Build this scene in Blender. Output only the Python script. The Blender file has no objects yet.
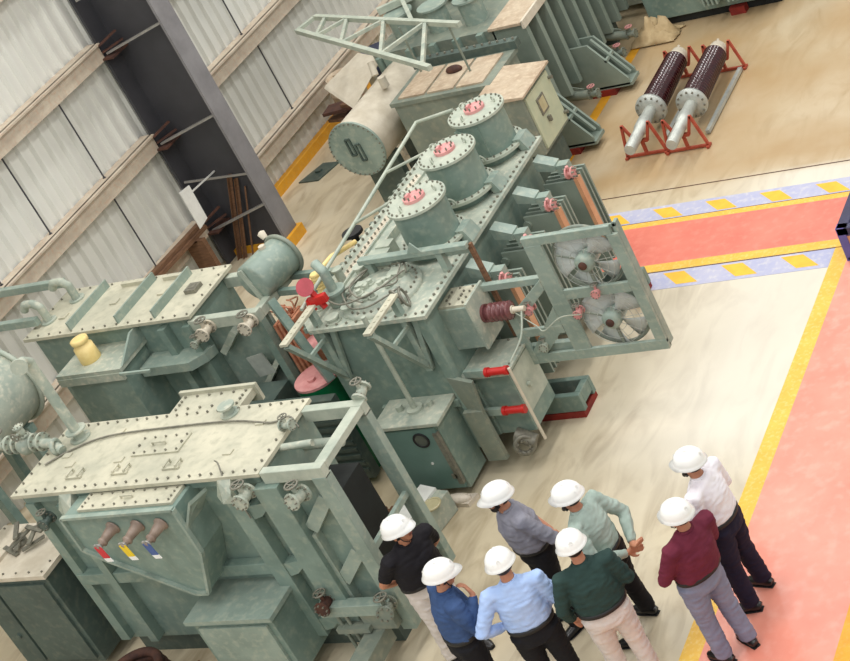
import bpy, bmesh, math, random
from mathutils import Vector, Matrix, noise as mnoise
random.seed(7)
scn = bpy.context.scene
COL = scn.collection
PI = math.pi

# ------------------------------------------------------------------ helpers
def lin(c):
    return tuple(((v/255)/12.92 if v/255 <= .04045 else ((v/255+.055)/1.055)**2.4) for v in c)

def mat(name, c1, c2=None, scale=3.0, rough=.55, metal=0.0, speck=None, speck_amt=.0, bump=0.0, detail=6, ior=1.45, spec=.5, stretch=None, contrast=(.35, .65)):
    m = bpy.data.materials.new(name); m.use_nodes = True
    nt = m.node_tree; n = nt.nodes; l = nt.links
    b = n['Principled BSDF']
    b.inputs['Roughness'].default_value = rough
    b.inputs['Metallic'].default_value = metal
    b.inputs['Specular IOR Level'].default_value = spec
    a1 = (*lin(c1), 1)
    if c2 is None: c2 = tuple(max(0, v*.93) for v in c1)
    a2 = (*lin(c2), 1)
    tc = n.new('ShaderNodeTexCoord'); src = tc.outputs['Object']
    if stretch:
        mp = n.new('ShaderNodeMapping'); mp.inputs['Scale'].default_value = stretch
        l.new(src, mp.inputs['Vector']); src = mp.outputs['Vector']
    nz = n.new('ShaderNodeTexNoise'); nz.inputs['Scale'].default_value = scale
    nz.inputs['Detail'].default_value = detail; nz.inputs['Roughness'].default_value = .62
    l.new(src, nz.inputs['Vector'])
    rp = n.new('ShaderNodeValToRGB')
    rp.color_ramp.elements[0].position = contrast[0]; rp.color_ramp.elements[1].position = contrast[1]
    rp.color_ramp.elements[0].color = a1; rp.color_ramp.elements[1].color = a2
    l.new(nz.outputs['Fac'], rp.inputs['Fac'])
    out = rp.outputs['Color']
    if speck:
        n2 = n.new('ShaderNodeTexNoise'); n2.inputs['Scale'].default_value = scale*5.3; n2.inputs['Detail'].default_value = 8
        l.new(src, n2.inputs['Vector'])
        r2 = n.new('ShaderNodeValToRGB')
        r2.color_ramp.elements[0].position = .5; r2.color_ramp.elements[1].position = .72
        r2.color_ramp.elements[0].color = (0, 0, 0, 1); r2.color_ramp.elements[1].color = (speck_amt,)*3+(1,)
        l.new(n2.outputs['Fac'], r2.inputs['Fac'])
        mx = n.new('ShaderNodeMix'); mx.data_type = 'RGBA'
        l.new(r2.outputs['Color'], mx.inputs[0]); l.new(out, mx.inputs[6])
        mx.inputs[7].default_value = (*lin(speck), 1); out = mx.outputs[2]
    l.new(out, b.inputs['Base Color'])
    if bump:
        bp = n.new('ShaderNodeBump'); bp.inputs['Strength'].default_value = bump; bp.inputs['Distance'].default_value = .02
        l.new(nz.outputs['Fac'], bp.inputs['Height']); l.new(bp.outputs['Normal'], b.inputs['Normal'])
    return m

M = {}
M['green'] = mat('sea_green_paint', (128, 148, 138), (108, 129, 120), 2.2, .42, speck=(172, 178, 158), speck_amt=.35)
M['green2'] = mat('pale_green_paint', (148, 164, 153), (128, 145, 135), 2.6, .42, speck=(190, 192, 172), speck_amt=.4)
M['greendk'] = mat('dark_green_paint', (82, 98, 91), (66, 80, 75), 2.2, .5, speck=(130, 134, 118), speck_amt=.3)
M['grey_green'] = mat('grey_green_paint', (134, 142, 128), (112, 122, 112), 2.0, .5, speck=(176, 170, 146), speck_amt=.35)
M['radiator'] = mat('radiator_paint', (140, 152, 140), (122, 136, 125), 1.6, .5)
M['lid'] = mat('dusty_lid_paint', (200, 196, 174), (174, 173, 154), 2.0, .7, speck=(150, 150, 130), speck_amt=.5)
M['lid_green'] = mat('dusty_green_lid_paint', (180, 186, 170), (148, 160, 148), 3.0, .6, speck=(214, 208, 188), speck_amt=.6)
M['rust_lid'] = mat('rusty_tan_plate', (198, 182, 158), (168, 146, 122), 3.0, .75, speck=(214, 198, 170), speck_amt=.6)
M['dust'] = mat('dusty_cream', (214, 206, 188), (194, 184, 164), 4.0, .75)
M['rim'] = mat('pale_rim', (184, 190, 174), (158, 168, 154), 5, .5)
M['bolt'] = mat('dull_bolt_steel', (138, 136, 122), (112, 110, 100), 20, .5, .3)
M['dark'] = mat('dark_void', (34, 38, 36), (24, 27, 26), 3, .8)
M['black'] = mat('black_rubber', (22, 22, 24), (30, 30, 32), 8, .6)
M['pink'] = mat('faded_red_primer', (216, 158, 154), (202, 134, 132), 12, .6)
M['red'] = mat('red_enamel', (200, 40, 34), (180, 30, 28), 10, .4)
M['crimson'] = mat('crimson_disc', (178, 64, 76), (156, 50, 60), 8, .4)
M['redox'] = mat('red_oxide_block', (150, 44, 34), (120, 34, 28), 6, .7)
M['rust'] = mat('orange_red_primer_steel', (184, 84, 60), (158, 66, 46), 9, .65)
M['copper'] = mat('bare_copper', (208, 148, 116), (172, 110, 82), 14, .5, .0)
M['orange'] = mat('dull_orange', (212, 160, 122), (190, 136, 100), 4, .6)
M['porcelain'] = mat('brown_porcelain', (62, 22, 26), (48, 16, 20), 8, .18, spec=.7)
M['mauve'] = mat('mauve_porcelain', (122, 76, 76), (98, 56, 58), 8, .25)
M['white'] = mat('white_paint', (236, 236, 230), (222, 222, 216), 6, .4)
M['alu'] = mat('grey_aluminium', (196, 200, 192), (172, 176, 170), 6, .4, .35)
M['steel'] = mat('galvanised_steel', (172, 170, 164), (150, 148, 144), 9, .45, .5)
M['wood'] = mat('weathered_brown_wood', (126, 92, 66), (96, 68, 48), 8, .8, stretch=(1, 1, 6))
M['girt'] = mat('dusty_girt_primer', (206, 194, 174), (182, 168, 150), 4, .7, speck=(196, 158, 130), speck_amt=.5)
M['column'] = mat('charcoal_column_paint', (68, 68, 72), (58, 58, 62), 1.5, .55)
M['flange'] = mat('grey_flange_paint', (140, 138, 140), (124, 122, 124), 3, .5)
M['sheet'] = mat('ribbed_wall_sheet', (224, 224, 216), (210, 210, 202), .7, .5, stretch=(1, 1, .3))
M['yellow'] = mat('yellow_line_paint', (232, 166, 36), (218, 152, 34), 6, .5, speck=(206, 176, 104), speck_amt=.4)
M['yellow3'] = mat('hazard_yellow_paint', (242, 192, 56), (232, 178, 46), 5, .5)
M['blade'] = mat('pale_blade_plastic', (196, 202, 198), (182, 188, 184), 5, .45)
M['yellow2'] = mat('pale_yellow_paint', (236, 190, 74), (228, 176, 58), 4, .45, speck=(240, 222, 160), speck_amt=.4)
M['blue_paint'] = mat('lilac_blue_floor_paint', (168, 172, 204), (186, 186, 206), 2.5, .45, speck=(222, 218, 210), speck_amt=.5)
M['red_floor'] = mat('salmon_red_floor_paint', (228, 128, 108), (220, 112, 94), 1.6, .42, speck=(234, 150, 130), speck_amt=.5)
M['pink_floor'] = mat('pink_red_floor_paint', (234, 154, 134), (226, 136, 116), 1.2, .32, speck=(242, 176, 158), speck_amt=.5)
M['navy'] = mat('navy_blue_steel', (48, 48, 82), (38, 38, 66), 5, .45)
M['violet'] = mat('violet_blue_steel', (94, 92, 164), (80, 78, 146), 5, .4)
M['drumgreen'] = mat('bright_green_drum', (20, 120, 74), (14, 100, 60), 5, .35)
M['canister'] = mat('cream_yellow_plastic', (240, 216, 150), (230, 202, 130), 8, .45)
M['poly'] = mat('milky_polythene', (226, 214, 196), (206, 196, 180), 9, .3, bump=.6)
M['tarp'] = mat('tan_canvas', (196, 174, 134), (176, 152, 112), 7, .8, bump=.5)
M['bluedrum'] = mat('dark_blue_plastic', (40, 48, 78), (32, 40, 64), 5, .4)
M['glass'] = mat('dark_gauge_glass', (104, 112, 102), (84, 92, 86), 5, .12)
M['paleglass'] = mat('dusty_round_window', (196, 188, 150), (182, 172, 136), 6, .25)
M['tag_red'] = mat('red_tag', (206, 52, 60), (196, 44, 52), 6, .5)
M['tag_yellow'] = mat('yellow_tag', (238, 206, 40), (228, 194, 36), 6, .5)
M['tag_blue'] = mat('blue_tag', (72, 96, 150), (64, 86, 138), 6, .5)
M['paper'] = mat('white_tag_paper', (240, 240, 236), (230, 230, 226), 6, .6)
M['brownjunk'] = mat('dark_rusty_scrap', (92, 58, 44), (62, 40, 34), 8, .8)
M['skin'] = mat('skin', (196, 138, 108), (184, 124, 96), 12, .5)
M['hair'] = mat('black_hair', (30, 24, 22), (22, 18, 16), 30, .6)
M['hat'] = mat('white_helmet_plastic', (244, 244, 240), (238, 238, 234), 4, .28)
M['shoe'] = mat('black_leather', (28, 26, 28), (20, 19, 20), 8, .3)
M['eye'] = mat('dark_eye', (24, 18, 16), (18, 14, 12), 8, .2)
M['lip'] = mat('lip', (150, 84, 74), (140, 76, 66), 8, .5)

def floor_material():
    m = mat('polished_cream_floor', (216, 205, 180), (192, 177, 146), .55, .3, contrast=(.3, .72))
    nt = m.node_tree; n = nt.nodes; l = nt.links
    b = n['Principled BSDF']
    base = b.inputs['Base Color'].links[0].from_socket
    tc = n['Texture Coordinate']
    # worn streaks and scuffs
    mp = n.new('ShaderNodeMapping'); mp.inputs['Scale'].default_value = (1.0, .35, 1); mp.inputs['Rotation'].default_value = (0, 0, .35)
    l.new(tc.outputs['Object'], mp.inputs['Vector'])
    z = n.new('ShaderNodeTexNoise'); z.inputs['Scale'].default_value = 3.2; z.inputs['Detail'].default_value = 9; z.inputs['Distortion'].default_value = 1.2
    l.new(mp.outputs['Vector'], z.inputs['Vector'])
    r = n.new('ShaderNodeValToRGB'); r.color_ramp.elements[0].position = .48; r.color_ramp.elements[1].position = .78
    r.color_ramp.elements[0].color = (0, 0, 0, 1); r.color_ramp.elements[1].color = (.95, .95, .95, 1)
    l.new(z.outputs['Fac'], r.inputs['Fac'])
    mx = n.new('ShaderNodeMix'); mx.data_type = 'RGBA'
    l.new(r.outputs['Color'], mx.inputs[0]); l.new(base, mx.inputs[6]); mx.inputs[7].default_value = (*lin((160, 142, 112)), 1)
    # dustier tan floor in the bay at the back, paler tone by the aisle
    sp = n.new('ShaderNodeSeparateXYZ'); l.new(tc.outputs['Object'], sp.inputs[0])
    mr = n.new('ShaderNodeMapRange'); mr.inputs[1].default_value = 17.4; mr.inputs[2].default_value = 18.2; mr.inputs[4].default_value = 1.5
    l.new(sp.outputs['Y'], mr.inputs[0])
    z2 = n.new('ShaderNodeTexNoise'); z2.inputs['Scale'].default_value = .8; z2.inputs['Detail'].default_value = 5
    l.new(tc.outputs['Object'], z2.inputs['Vector'])
    mm = n.new('ShaderNodeMath'); mm.operation = 'MULTIPLY'; mrx = n.new('ShaderNodeMapRange'); mrx.inputs[1].default_value = -13.6; mrx.inputs[2].default_value = -12.2; l.new(sp.outputs['X'], mrx.inputs[0])
    mxy = n.new('ShaderNodeMath'); mxy.operation = 'MULTIPLY'; l.new(mr.outputs[0], mxy.inputs[0]); l.new(mrx.outputs[0], mxy.inputs[1])
    l.new(mxy.outputs[0], mm.inputs[0]); l.new(z2.outputs['Fac'], mm.inputs[1])
    mx2 = n.new('ShaderNodeMix'); mx2.data_type = 'RGBA'
    l.new(mm.outputs[0], mx2.inputs[0]); l.new(mx.outputs[2], mx2.inputs[6]); mx2.inputs[7].default_value = (*lin((176, 148, 108)), 1)
    # paler floor tone blended in along the aisle
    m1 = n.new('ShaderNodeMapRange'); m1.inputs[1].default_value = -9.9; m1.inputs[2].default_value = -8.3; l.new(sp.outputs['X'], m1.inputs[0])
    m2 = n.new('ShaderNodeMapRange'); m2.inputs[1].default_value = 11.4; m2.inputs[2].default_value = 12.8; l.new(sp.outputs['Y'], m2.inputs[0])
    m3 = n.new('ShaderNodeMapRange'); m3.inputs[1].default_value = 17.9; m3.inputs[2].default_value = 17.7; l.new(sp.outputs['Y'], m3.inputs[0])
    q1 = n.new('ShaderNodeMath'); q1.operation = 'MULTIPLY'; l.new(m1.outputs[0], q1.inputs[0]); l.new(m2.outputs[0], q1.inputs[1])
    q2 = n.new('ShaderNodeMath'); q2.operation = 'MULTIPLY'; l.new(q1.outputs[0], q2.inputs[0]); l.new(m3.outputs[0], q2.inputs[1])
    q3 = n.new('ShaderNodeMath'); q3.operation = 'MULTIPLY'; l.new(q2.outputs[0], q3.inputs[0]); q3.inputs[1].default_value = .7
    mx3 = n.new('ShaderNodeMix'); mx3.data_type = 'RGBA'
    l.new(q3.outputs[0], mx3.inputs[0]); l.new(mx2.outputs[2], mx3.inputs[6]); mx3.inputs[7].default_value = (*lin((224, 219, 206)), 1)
    l.new(mx3.outputs[2], b.inputs['Base Color'])
    rr = n.new('ShaderNodeMapRange'); rr.inputs[3].default_value = .22; rr.inputs[4].default_value = .5
    l.new(z.outputs['Fac'], rr.inputs[0]); l.new(rr.outputs[0], b.inputs['Roughness'])
    return m
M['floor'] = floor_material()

def wloc(o):
    v = Vector((0, 0, 0))
    while o is not None:
        v += o.location; o = o.parent
    return v

class MB:
    """collects shapes given in world coordinates and links them as one mesh object"""
    def __init__(s): s.v = []; s.f = []; s.sm = []; s.mi = []; s.cur = 0
    def add(s, vs, fs, smooth=False):
        k = len(s.v); s.v += [Vector(p) for p in vs]
        for f in fs:
            s.f.append([i+k for i in f]); s.sm.append(smooth); s.mi.append(s.cur)
        return s
    def box(s, x0, x1, y0, y1, z0, z1):
        vs = [(x, y, z) for z in (z0, z1) for y in (y0, y1) for x in (x0, x1)]
        return s.add(vs, [(0, 2, 3, 1), (4, 5, 7, 6), (0, 1, 5, 4), (2, 6, 7, 3), (0, 4, 6, 2), (1, 3, 7, 5)])
    def bar(s, p, q, w, h, up=(0, 0, 1)):
        """rectangular bar from p to q, w sideways, h along up"""
        p = Vector(p); q = Vector(q); d = (q-p).normalized(); u = Vector(up)
        if abs(d.dot(u)) > .98: u = Vector((0, 1, 0))
        sd = d.cross(u).normalized(); u = sd.cross(d).normalized()
        vs = []
        for e in (p, q):
            for a, b in ((-1, -1), (1, -1), (1, 1), (-1, 1)): vs.append(e+sd*(w/2*a)+u*(h/2*b))
        return s.add(vs, [(0, 3, 2, 1), (4, 5, 6, 7), (0, 1, 5, 4), (1, 2, 6, 5), (2, 3, 7, 6), (3, 0, 4, 7)])
    def angle(s, p, q, a, b, w, t=.008):
        """L section: two legs along unit directions a and b"""
        p = Vector(p); q = Vector(q); a = Vector(a); b = Vector(b)
        for d, e in ((a, b), (b, a)):
            vs = []
            for pt in (p, q): vs += [pt, pt+d*w, pt+d*w+e*t, pt+e*t]
            s.add(vs, [(0, 3, 2, 1), (4, 5, 6, 7), (0, 1, 5, 4), (1, 2, 6, 5), (2, 3, 7, 6), (3, 0, 4, 7)])
        return s
    def lathe(s, prof, o, ax=(0, 0, 1), n=24, closed=True, smooth=True, sharp=False):
        """prof = [(distance along axis, radius)]"""
        ax = Vector(ax).normalized(); o = Vector(o)
        t = Vector((1, 0, 0)) if abs(ax.x) < .9 else Vector((0, 1, 0))
        u = ax.cross(t).normalized(); w = ax.cross(u).normalized()
        if sharp:
            for a, b in zip(prof[:-1], prof[1:]):
                s.lathe([a, b], o, ax, n, False, smooth)
            for k, (d, r) in ((0, prof[0]), (1, prof[-1])):
                if r > 1e-4 and closed:
                    vs = [o+ax*d+(u*math.cos(2*PI*i/n)+w*math.sin(2*PI*i/n))*r for i in range(n)]
                    s.add(vs, [list(range(n)) if k else list(range(n))[::-1]])
            return s
        vs = []; fs = []
        for d, r in prof:
            for i in range(n):
                a = 2*PI*i/n; vs.append(o+ax*d+(u*math.cos(a)+w*math.sin(a))*r)
        for k in range(len(prof)-1):
            for i in range(n):
                j = (i+1) % n; fs.append((k*n+i, k*n+j, (k+1)*n+j, (k+1)*n+i))
        s.add(vs, fs, smooth)
        if closed:
            m = len(prof)-1
            if prof[0][1] > 1e-4: s.add(vs[:n], [list(range(n))[::-1]])
            if prof[m][1] > 1e-4: s.add(vs[m*n:], [list(range(n))])
        return s
    def cyl(s, p, q, r, n=16, r2=None):
        p = Vector(p); q = Vector(q); L = (q-p).length
        return s.lathe([(0, r), (L, r if r2 is None else r2)], p, q-p, n)
    def pipe(s, pts, r, n=8):
        pts = [Vector(p) for p in pts]
        for a, b in zip(pts[:-1], pts[1:]): s.cyl(a, b, r, n)
        for p in pts[1:-1]: s.ball(p, (r, r, r), 8, 5)
        return s
    def wire(s, pts, r, n=6, sub=5):
        """smooth hanging wire through pts (Catmull-Rom)"""
        P = [Vector(p) for p in pts]; P = [P[0]*2-P[1]]+P+[P[-1]*2-P[-2]]
        out = []
        for i in range(1, len(P)-2):
            for k in range(sub):
                t = k/sub; a, b, c, d = P[i-1], P[i], P[i+1], P[i+2]
                out.append(.5*((2*b)+(c-a)*t+(2*a-5*b+4*c-d)*t*t+(3*b-a-3*c+d)*t**3))
        out.append(P[-2])
        return s.chain(out, [(r, r)]*len(out), n)
    def chain(s, pts, rad, n=12, ref=(0, 0, 1), cap=True):
        """lofted tube through pts with elliptical rings rad=[(r sideways, r other)]"""
        pts = [Vector(p) for p in pts]; ref = Vector(ref); vs = []; fs = []
        prev = None
        for i, p in enumerate(pts):
            d = (pts[min(i+1, len(pts)-1)]-pts[max(i-1, 0)]).normalized()
            if prev is None:
                t = ref if abs(d.dot(ref)) < .95 else Vector((1, 0, 0))
                u = d.cross(t).normalized()
            else:
                u = (prev-d*prev.dot(d)).normalized()
            prev = u; w = d.cross(u)
            for k in range(n):
                a = 2*PI*k/n; vs.append(p+u*math.cos(a)*rad[i][0]+w*math.sin(a)*rad[i][1])
        for i in range(len(pts)-1):
            for k in range(n):
                j = (k+1) % n; fs.append((i*n+k, i*n+j, (i+1)*n+j, (i+1)*n+k))
        s.add(vs, fs, True)
        if cap:
            s.add(vs[:n], [list(range(n))[::-1]], True); s.add(vs[-n:], [list(range(n))], True)
        return s
    def ball(s, c, r, nu=14, nv=9, rot=None):
        c = Vector(c); vs = []; fs = []
        for j in range(1, nv):
            th = PI*j/nv
            for i in range(nu):
                ph = 2*PI*i/nu
                p = Vector((r[0]*math.sin(th)*math.cos(ph), r[1]*math.sin(th)*math.sin(ph), r[2]*math.cos(th)))
                vs.append(c+(rot @ p if rot else p))
        t = Vector((0, 0, r[2])); t = rot @ t if rot else t
        vs += [c+t, c-t]; a, b = len(vs)-2, len(vs)-1
        for j in range(nv-2):
            for i in range(nu):
                k = (i+1) % nu; fs.append((j*nu+i, (j+1)*nu+i, (j+1)*nu+k, j*nu+k))
        for i in range(nu):
            k = (i+1) % nu; fs.append((a, i, k)); fs.append((b, (nv-2)*nu+k, (nv-2)*nu+i))
        return s.add(vs, fs, True)
    def prism(s, poly, d):
        """extrude the polygon (3-D points) by vector d"""
        poly = [Vector(p) for p in poly]; d = Vector(d); n = len(poly)
        vs = poly+[p+d for p in poly]
        fs = [list(range(n))[::-1], [i+n for i in range(n)]]+[(i, (i+1) % n, (i+1) % n+n, i+n) for i in range(n)]
        return s.add(vs, fs)
    def ring(s, c, ax, R, r, n=24, m=8):
        ax = Vector(ax).normalized(); c = Vector(c)
        t = Vector((1, 0, 0)) if abs(ax.x) < .9 else Vector((0, 1, 0))
        u = ax.cross(t).normalized(); w = ax.cross(u); vs = []; fs = []
        for i in range(n):
            a = 2*PI*i/n; e = u*math.cos(a)+w*math.sin(a)
            for j in range(m):
                b = 2*PI*j/m; vs.append(c+e*(R+r*math.cos(b))+ax*(r*math.sin(b)))
        for i in range(n):
            for j in range(m):
                i2 = (i+1) % n; j2 = (j+1) % m; fs.append((i*m+j, i2*m+j, i2*m+j2, i*m+j2))
        return s.add(vs, fs, True)
    def bolts(s, p, q, n, r=.014, h=.02, ax=(0, 0, 1)):
        p = Vector(p); q = Vector(q); s.cur = 1
        for i in range(n):
            c = p.lerp(q, i/max(1, n-1)); s.lathe([(0, r*.85), (h, r*.85)], c, ax, 6, smooth=False)
        s.cur = 0; return s
    def boltring(s, c, ax, R, n, r=.012, h=.02):
        ax = Vector(ax).normalized(); c = Vector(c)
        t = Vector((1, 0, 0)) if abs(ax.x) < .9 else Vector((0, 1, 0))
        u = ax.cross(t).normalized(); w = ax.cross(u); s.cur = 1
        for i in range(n):
            a = 2*PI*i/n; s.lathe([(0, r*.9), (h, r*.9)], c+(u*math.cos(a)+w*math.sin(a))*R, ax, 6, smooth=False)
        s.cur = 0; return s
    def mesh(s, name, o=Vector((0, 0, 0))):
        me = bpy.data.meshes.new(name)
        me.from_pydata([p-o for p in s.v], [], s.f)
        me.polygons.foreach_set('use_smooth', s.sm); me.polygons.foreach_set('material_index', s.mi); me.update()
        return me
    def build(s, name, m, parent=None, label=None, bevel=0, kind=None, loc=None, recalc=True):
        o0 = wloc(parent) if parent is not None else (Vector(loc) if loc else Vector((0, 0, 0)))
        me = s.mesh(name, o0)
        if recalc:
            bm = bmesh.new(); bm.from_mesh(me); bmesh.ops.recalc_face_normals(bm, faces=bm.faces); bm.to_mesh(me); bm.free()
        ob = bpy.data.objects.new(name, me); COL.objects.link(ob)
        for k in (m if isinstance(m, (list, tuple)) else [m]): me.materials.append(M[k] if isinstance(k, str) else k)
        if 1 in s.mi and len(me.materials) == 1: me.materials.append(M['bolt'])
        if parent is not None: ob.parent = parent
        else: ob.location = o0
        if label: ob['label'] = label
        if kind: ob['kind'] = kind
        if bevel:
            bv = ob.modifiers.new('edge', 'BEVEL'); bv.width = bevel; bv.segments = 1; bv.limit_method = 'ANGLE'; bv.angle_limit = .9
        return ob

def tag(o, label, cat, group=None):
    o['label'] = label; o['category'] = cat
    if group: o['group'] = group
    return o
def thing(name, label, cat, loc, group=None):
    o = bpy.data.objects.new(name, None); COL.objects.link(o)
    o.location = loc; o.empty_display_size = .2
    return tag(o, label, cat, group)
def struct(o):
    o['kind'] = 'structure'; return o

# ------------------------------------------------------------------ the hall
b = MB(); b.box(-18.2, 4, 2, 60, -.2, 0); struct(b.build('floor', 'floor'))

def ribbed_wall():
    """trapezoid-ribbed steel sheet, ribs vertical"""
    y = 6.0; pts = []
    while y < 60:
        pts += [(y, 0), (y+.03, .05), (y+.075, .05), (y+.105, 0)]; y += .235
    vs = []; fs = []
    for (yy, d) in pts:
        vs += [(-17.72+d, yy, 0), (-17.72+d, yy, 13)]
    for i in range(len(pts)-1): fs.append((2*i, 2*i+2, 2*i+3, 2*i+1))
    b = MB(); b.add(vs, fs)
    b.box(-18.1, -17.9, 6, 60, 0, 13)
    return struct(b.build('wall_left', 'sheet', recalc=False))
ribbed_wall()
k = 0
for z in (.70, 2.18, 3.68, 5.2, 6.8):
    for (ya, yb) in ((6, 17.66), (18.3, 30.1)):
        k += 1
        b = MB()
        b.box(-17.68, -17.5, ya, yb, z+.11, z+.13); b.box(-17.68, -17.5, ya, yb, z-.13, z-.11)
        b.box(-17.52, -17.49, ya, yb, z-.13, z+.13)
        b.box(-17.5, -17.44, ya, yb, z+.10, z+.13)
        struct(b.build('trim_%d' % k, 'girt'))
# sag rods tying the girts together
for (y, z0, z1) in ((16.6, 2.3, 3.57), (15.3, 2.3, 3.57), (16.55, .82, 2.06), (19.1, .82, 2.06), (19.1, 2.3, 5.1), (20.7, .82, 2.06), (20.5, 2.3, 3.6), (14.2, 2.3, 3.57)):
    k += 1
    b = MB(); b.cyl((-17.6, y, z0), (-17.6, y, z1), .011, 8); b.lathe([(0, .025), (.02, .025)], (-17.6, y, z0), (0, 0, 1), 6, smooth=False)
    struct(b.build('trim_%d' % k, 'column'))
b = MB(); b.box(-17.68, -17.56, 18.35, 30, 0, .16); struct(b.build('baseboard_left', 'yellow'))

# steel column: a deep I section standing against the wall
t = thing('steel_column', 'deep dark grey steel column with pale flange standing against the ribbed wall', 'column', (-17.05, 18.03, 0))
b = MB(); b.box(-17.5, -16.5, 17.98, 18.06, 0, 13); b.build('web', 'column', t)
b = MB(); b.box(-16.5, -16.46, 17.86, 18.2, 0, 13); b.build('flange', 'flange', t, label='pale grey front flange')
b = MB(); b.box(-17.54, -17.5, 17.68, 18.3, 0, 13); b.build('flange', 'column', t, label='dark back flange')
b = MB(); b.box(-16.56, -16.40, 17.80, 18.26, 0, .17); b.box(-17.5, -16.56, 17.9, 17.98, .0, .09); b.build('kick_plate', 'yellow', t, label='yellow painted foot plate')
for (z, ze, w) in ((3.62, 3.80, .045), (2.12, 2.30, .045), (.60, .78, .045), (1.45, 1.30, .02), (4.45, 4.6, .03)):
    b = MB(); b.bar((-17.45, 17.70, z), (-16.5, 17.9, ze), w, .03); b.build('flange_brace', 'steel', t, label='light grey stay bar across the dark web')
b = MB()
for z in (3.68, 2.18, .70):
    b.box(-17.48, -17.3, 17.6, 17.98, z-.12, z-.09); b.bar((-17.44, 17.62, z+.1), (-17.3, 17.9, z+.16), .05, .02); b.bar((-17.48, 17.66, z-.02), (-17.25, 17.9, z+.02), .05, .02)
b.build('girt_cleat', 'brownjunk', t)

# board hung from the column
b = MB(); b.prism([(-17.0, 17.05, 1.64), (-17.0, 17.28, 1.61), (-17.0, 17.26, 1.06), (-17.0, 17.04, 1.03)], (.015, 0, 0)); b.bar((-17.02, 17.2, 1.5), (-17.1, 17.97, 1.4), .02, .02)
o = b.build('notice_board', 'white', loc=(-17.0, 17.1, 1.0)); tag(o, 'blank white board fixed beside the dark column web, above the floor', 'board')
# lengths of rusty angle leaning on the column web
for i, (x, x2, zt, w, nm) in enumerate(((-17.38, -16.88, 1.32, .06, 'rusty steel angle leaning on the dark column, nearest the wall of the three'),
                              (-17.28, -16.80, 1.24, .05, 'rusty steel angle leaning on the dark column, middle of the three'),
                              (-17.12, -16.72, 1.08, .022, 'thin rusty bar leaning on the dark column, rightmost of the three'))):
    b = MB()
    if i < 2: b.angle((x, 17.80, 0), (x2, 17.95, zt), (1, 0, 0), (0, -1, 0), w)
    else: b.bar((x, 17.80, 0.01), (x2, 17.95, zt), w, w)
    o = b.build('leaning_angle_iron', 'wood', loc=(x, 17.8, 0)); tag(o, nm, 'steel bar', 'steel bars leaning on the column')
# timber lengths stacked on the low girt behind the left machine
for i, (dy, dz) in enumerate(((0, 0), (.1, .0), (.05, .06))):
    b = MB(); b.bar((-17.36+dy, 14.6, .95+dz), (-17.36+dy, 17.4, .85+dz), .09, .055)
    o = b.build('timber_plank', 'wood', loc=(-17.36, 16, .85))
    tag(o, ('brown plank lying along the wall by the column, closest to the wall', 'brown plank lying along the wall by the column, outer one of the pair below', 'brown plank lying on top of two others along the wall by the column')[i], 'plank', 'planks along the wall')
for y in (14.9, 17.1):
    b = MB(); b.box(-17.43, -17.1, y-.04, y+.04, .0, .83)
    b.box(-17.47, -17.2, y-.04, y+.04, .80, .835)
    o = b.build('timber_trestle', 'wood', loc=(-17.3, y, 0)); tag(o, 'short brown post carrying the planks %s' % ('near the dark column' if y > 16 else 'behind the white-topped machine on the left'), 'post')

# ------------------------------------------------------------------ floor paint
n_trim = [50]
def paint(mname, polys, h=.003):
    n_trim[0] += 1
    b = MB()
    for p in polys: b.prism([(x, y, 0.0005) for x, y in p], (0, 0, h))
    return struct(b.build('trim_%d' % n_trim[0], mname))
R4 = lambda x0, x1, y0, y1: [(x0, y0), (x1, y0), (x1, y1), (x0, y1)]
paint('red_floor', [R4(-11.6, -7.3, 16.1, 16.98)])
paint('yellow2', [R4(-11.6, -7.3, 16.98, 17.09), R4(-11.6, -7.3, 15.945, 16.1)])
paint('blue_paint', [R4(-11.6, -7.3, 17.09, 17.42), R4(-11.6, -7.505, 15.56, 15.92)])
ys = []
for i in range(6):
    x = -11.62+.75*i
    ys.append([(x, 17.12), (x+.27, 17.12), (x+.03, 17.36), (x-.24, 17.36)])
for i in range(4):
    x = -10.22+.77*i
    ys.append([(x, 15.62), (x+.28, 15.62), (x+.02, 15.88), (x-.26, 15.88)])
paint('yellow3', [[(px, py) for px, py in p] for p in ys], .005)
paint('yellow2', [R4(-7.5, -7.3, 2, 15.94)])
paint('pink_floor', [R4(-7.3, -6.02, 2, 15.94)])
paint('yellow', [R4(-6.02, -5.82, 2, 15.94)])
paint('yellow', [R4(-12.36, -12.2, 18.2, 23.0)])
paint('brownjunk', [R4(-12.6, -5, 17.80, 17.815), R4(-11.6, -7.3, 17.085, 17.095), R4(-11.6, -7.4, 15.925, 15.935)], .004)
# dark steel cover set in the floor beside the wall
b = MB(); b.prism([(-17.4, 19.75, 0), (-17.0, 19.72, 0), (-16.85, 20.2, 0), (-17.2, 20.25, 0)], (0, 0, .02)); b.box(-17.18, -17.08, 19.95, 20.02, .02, .05)
o = b.build('floor_hatch', 'greendk', loc=(-17.1, 20, 0)); tag(o, 'dark square cover plate lying on the floor by the yellow wall curb', 'cover plate')

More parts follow.
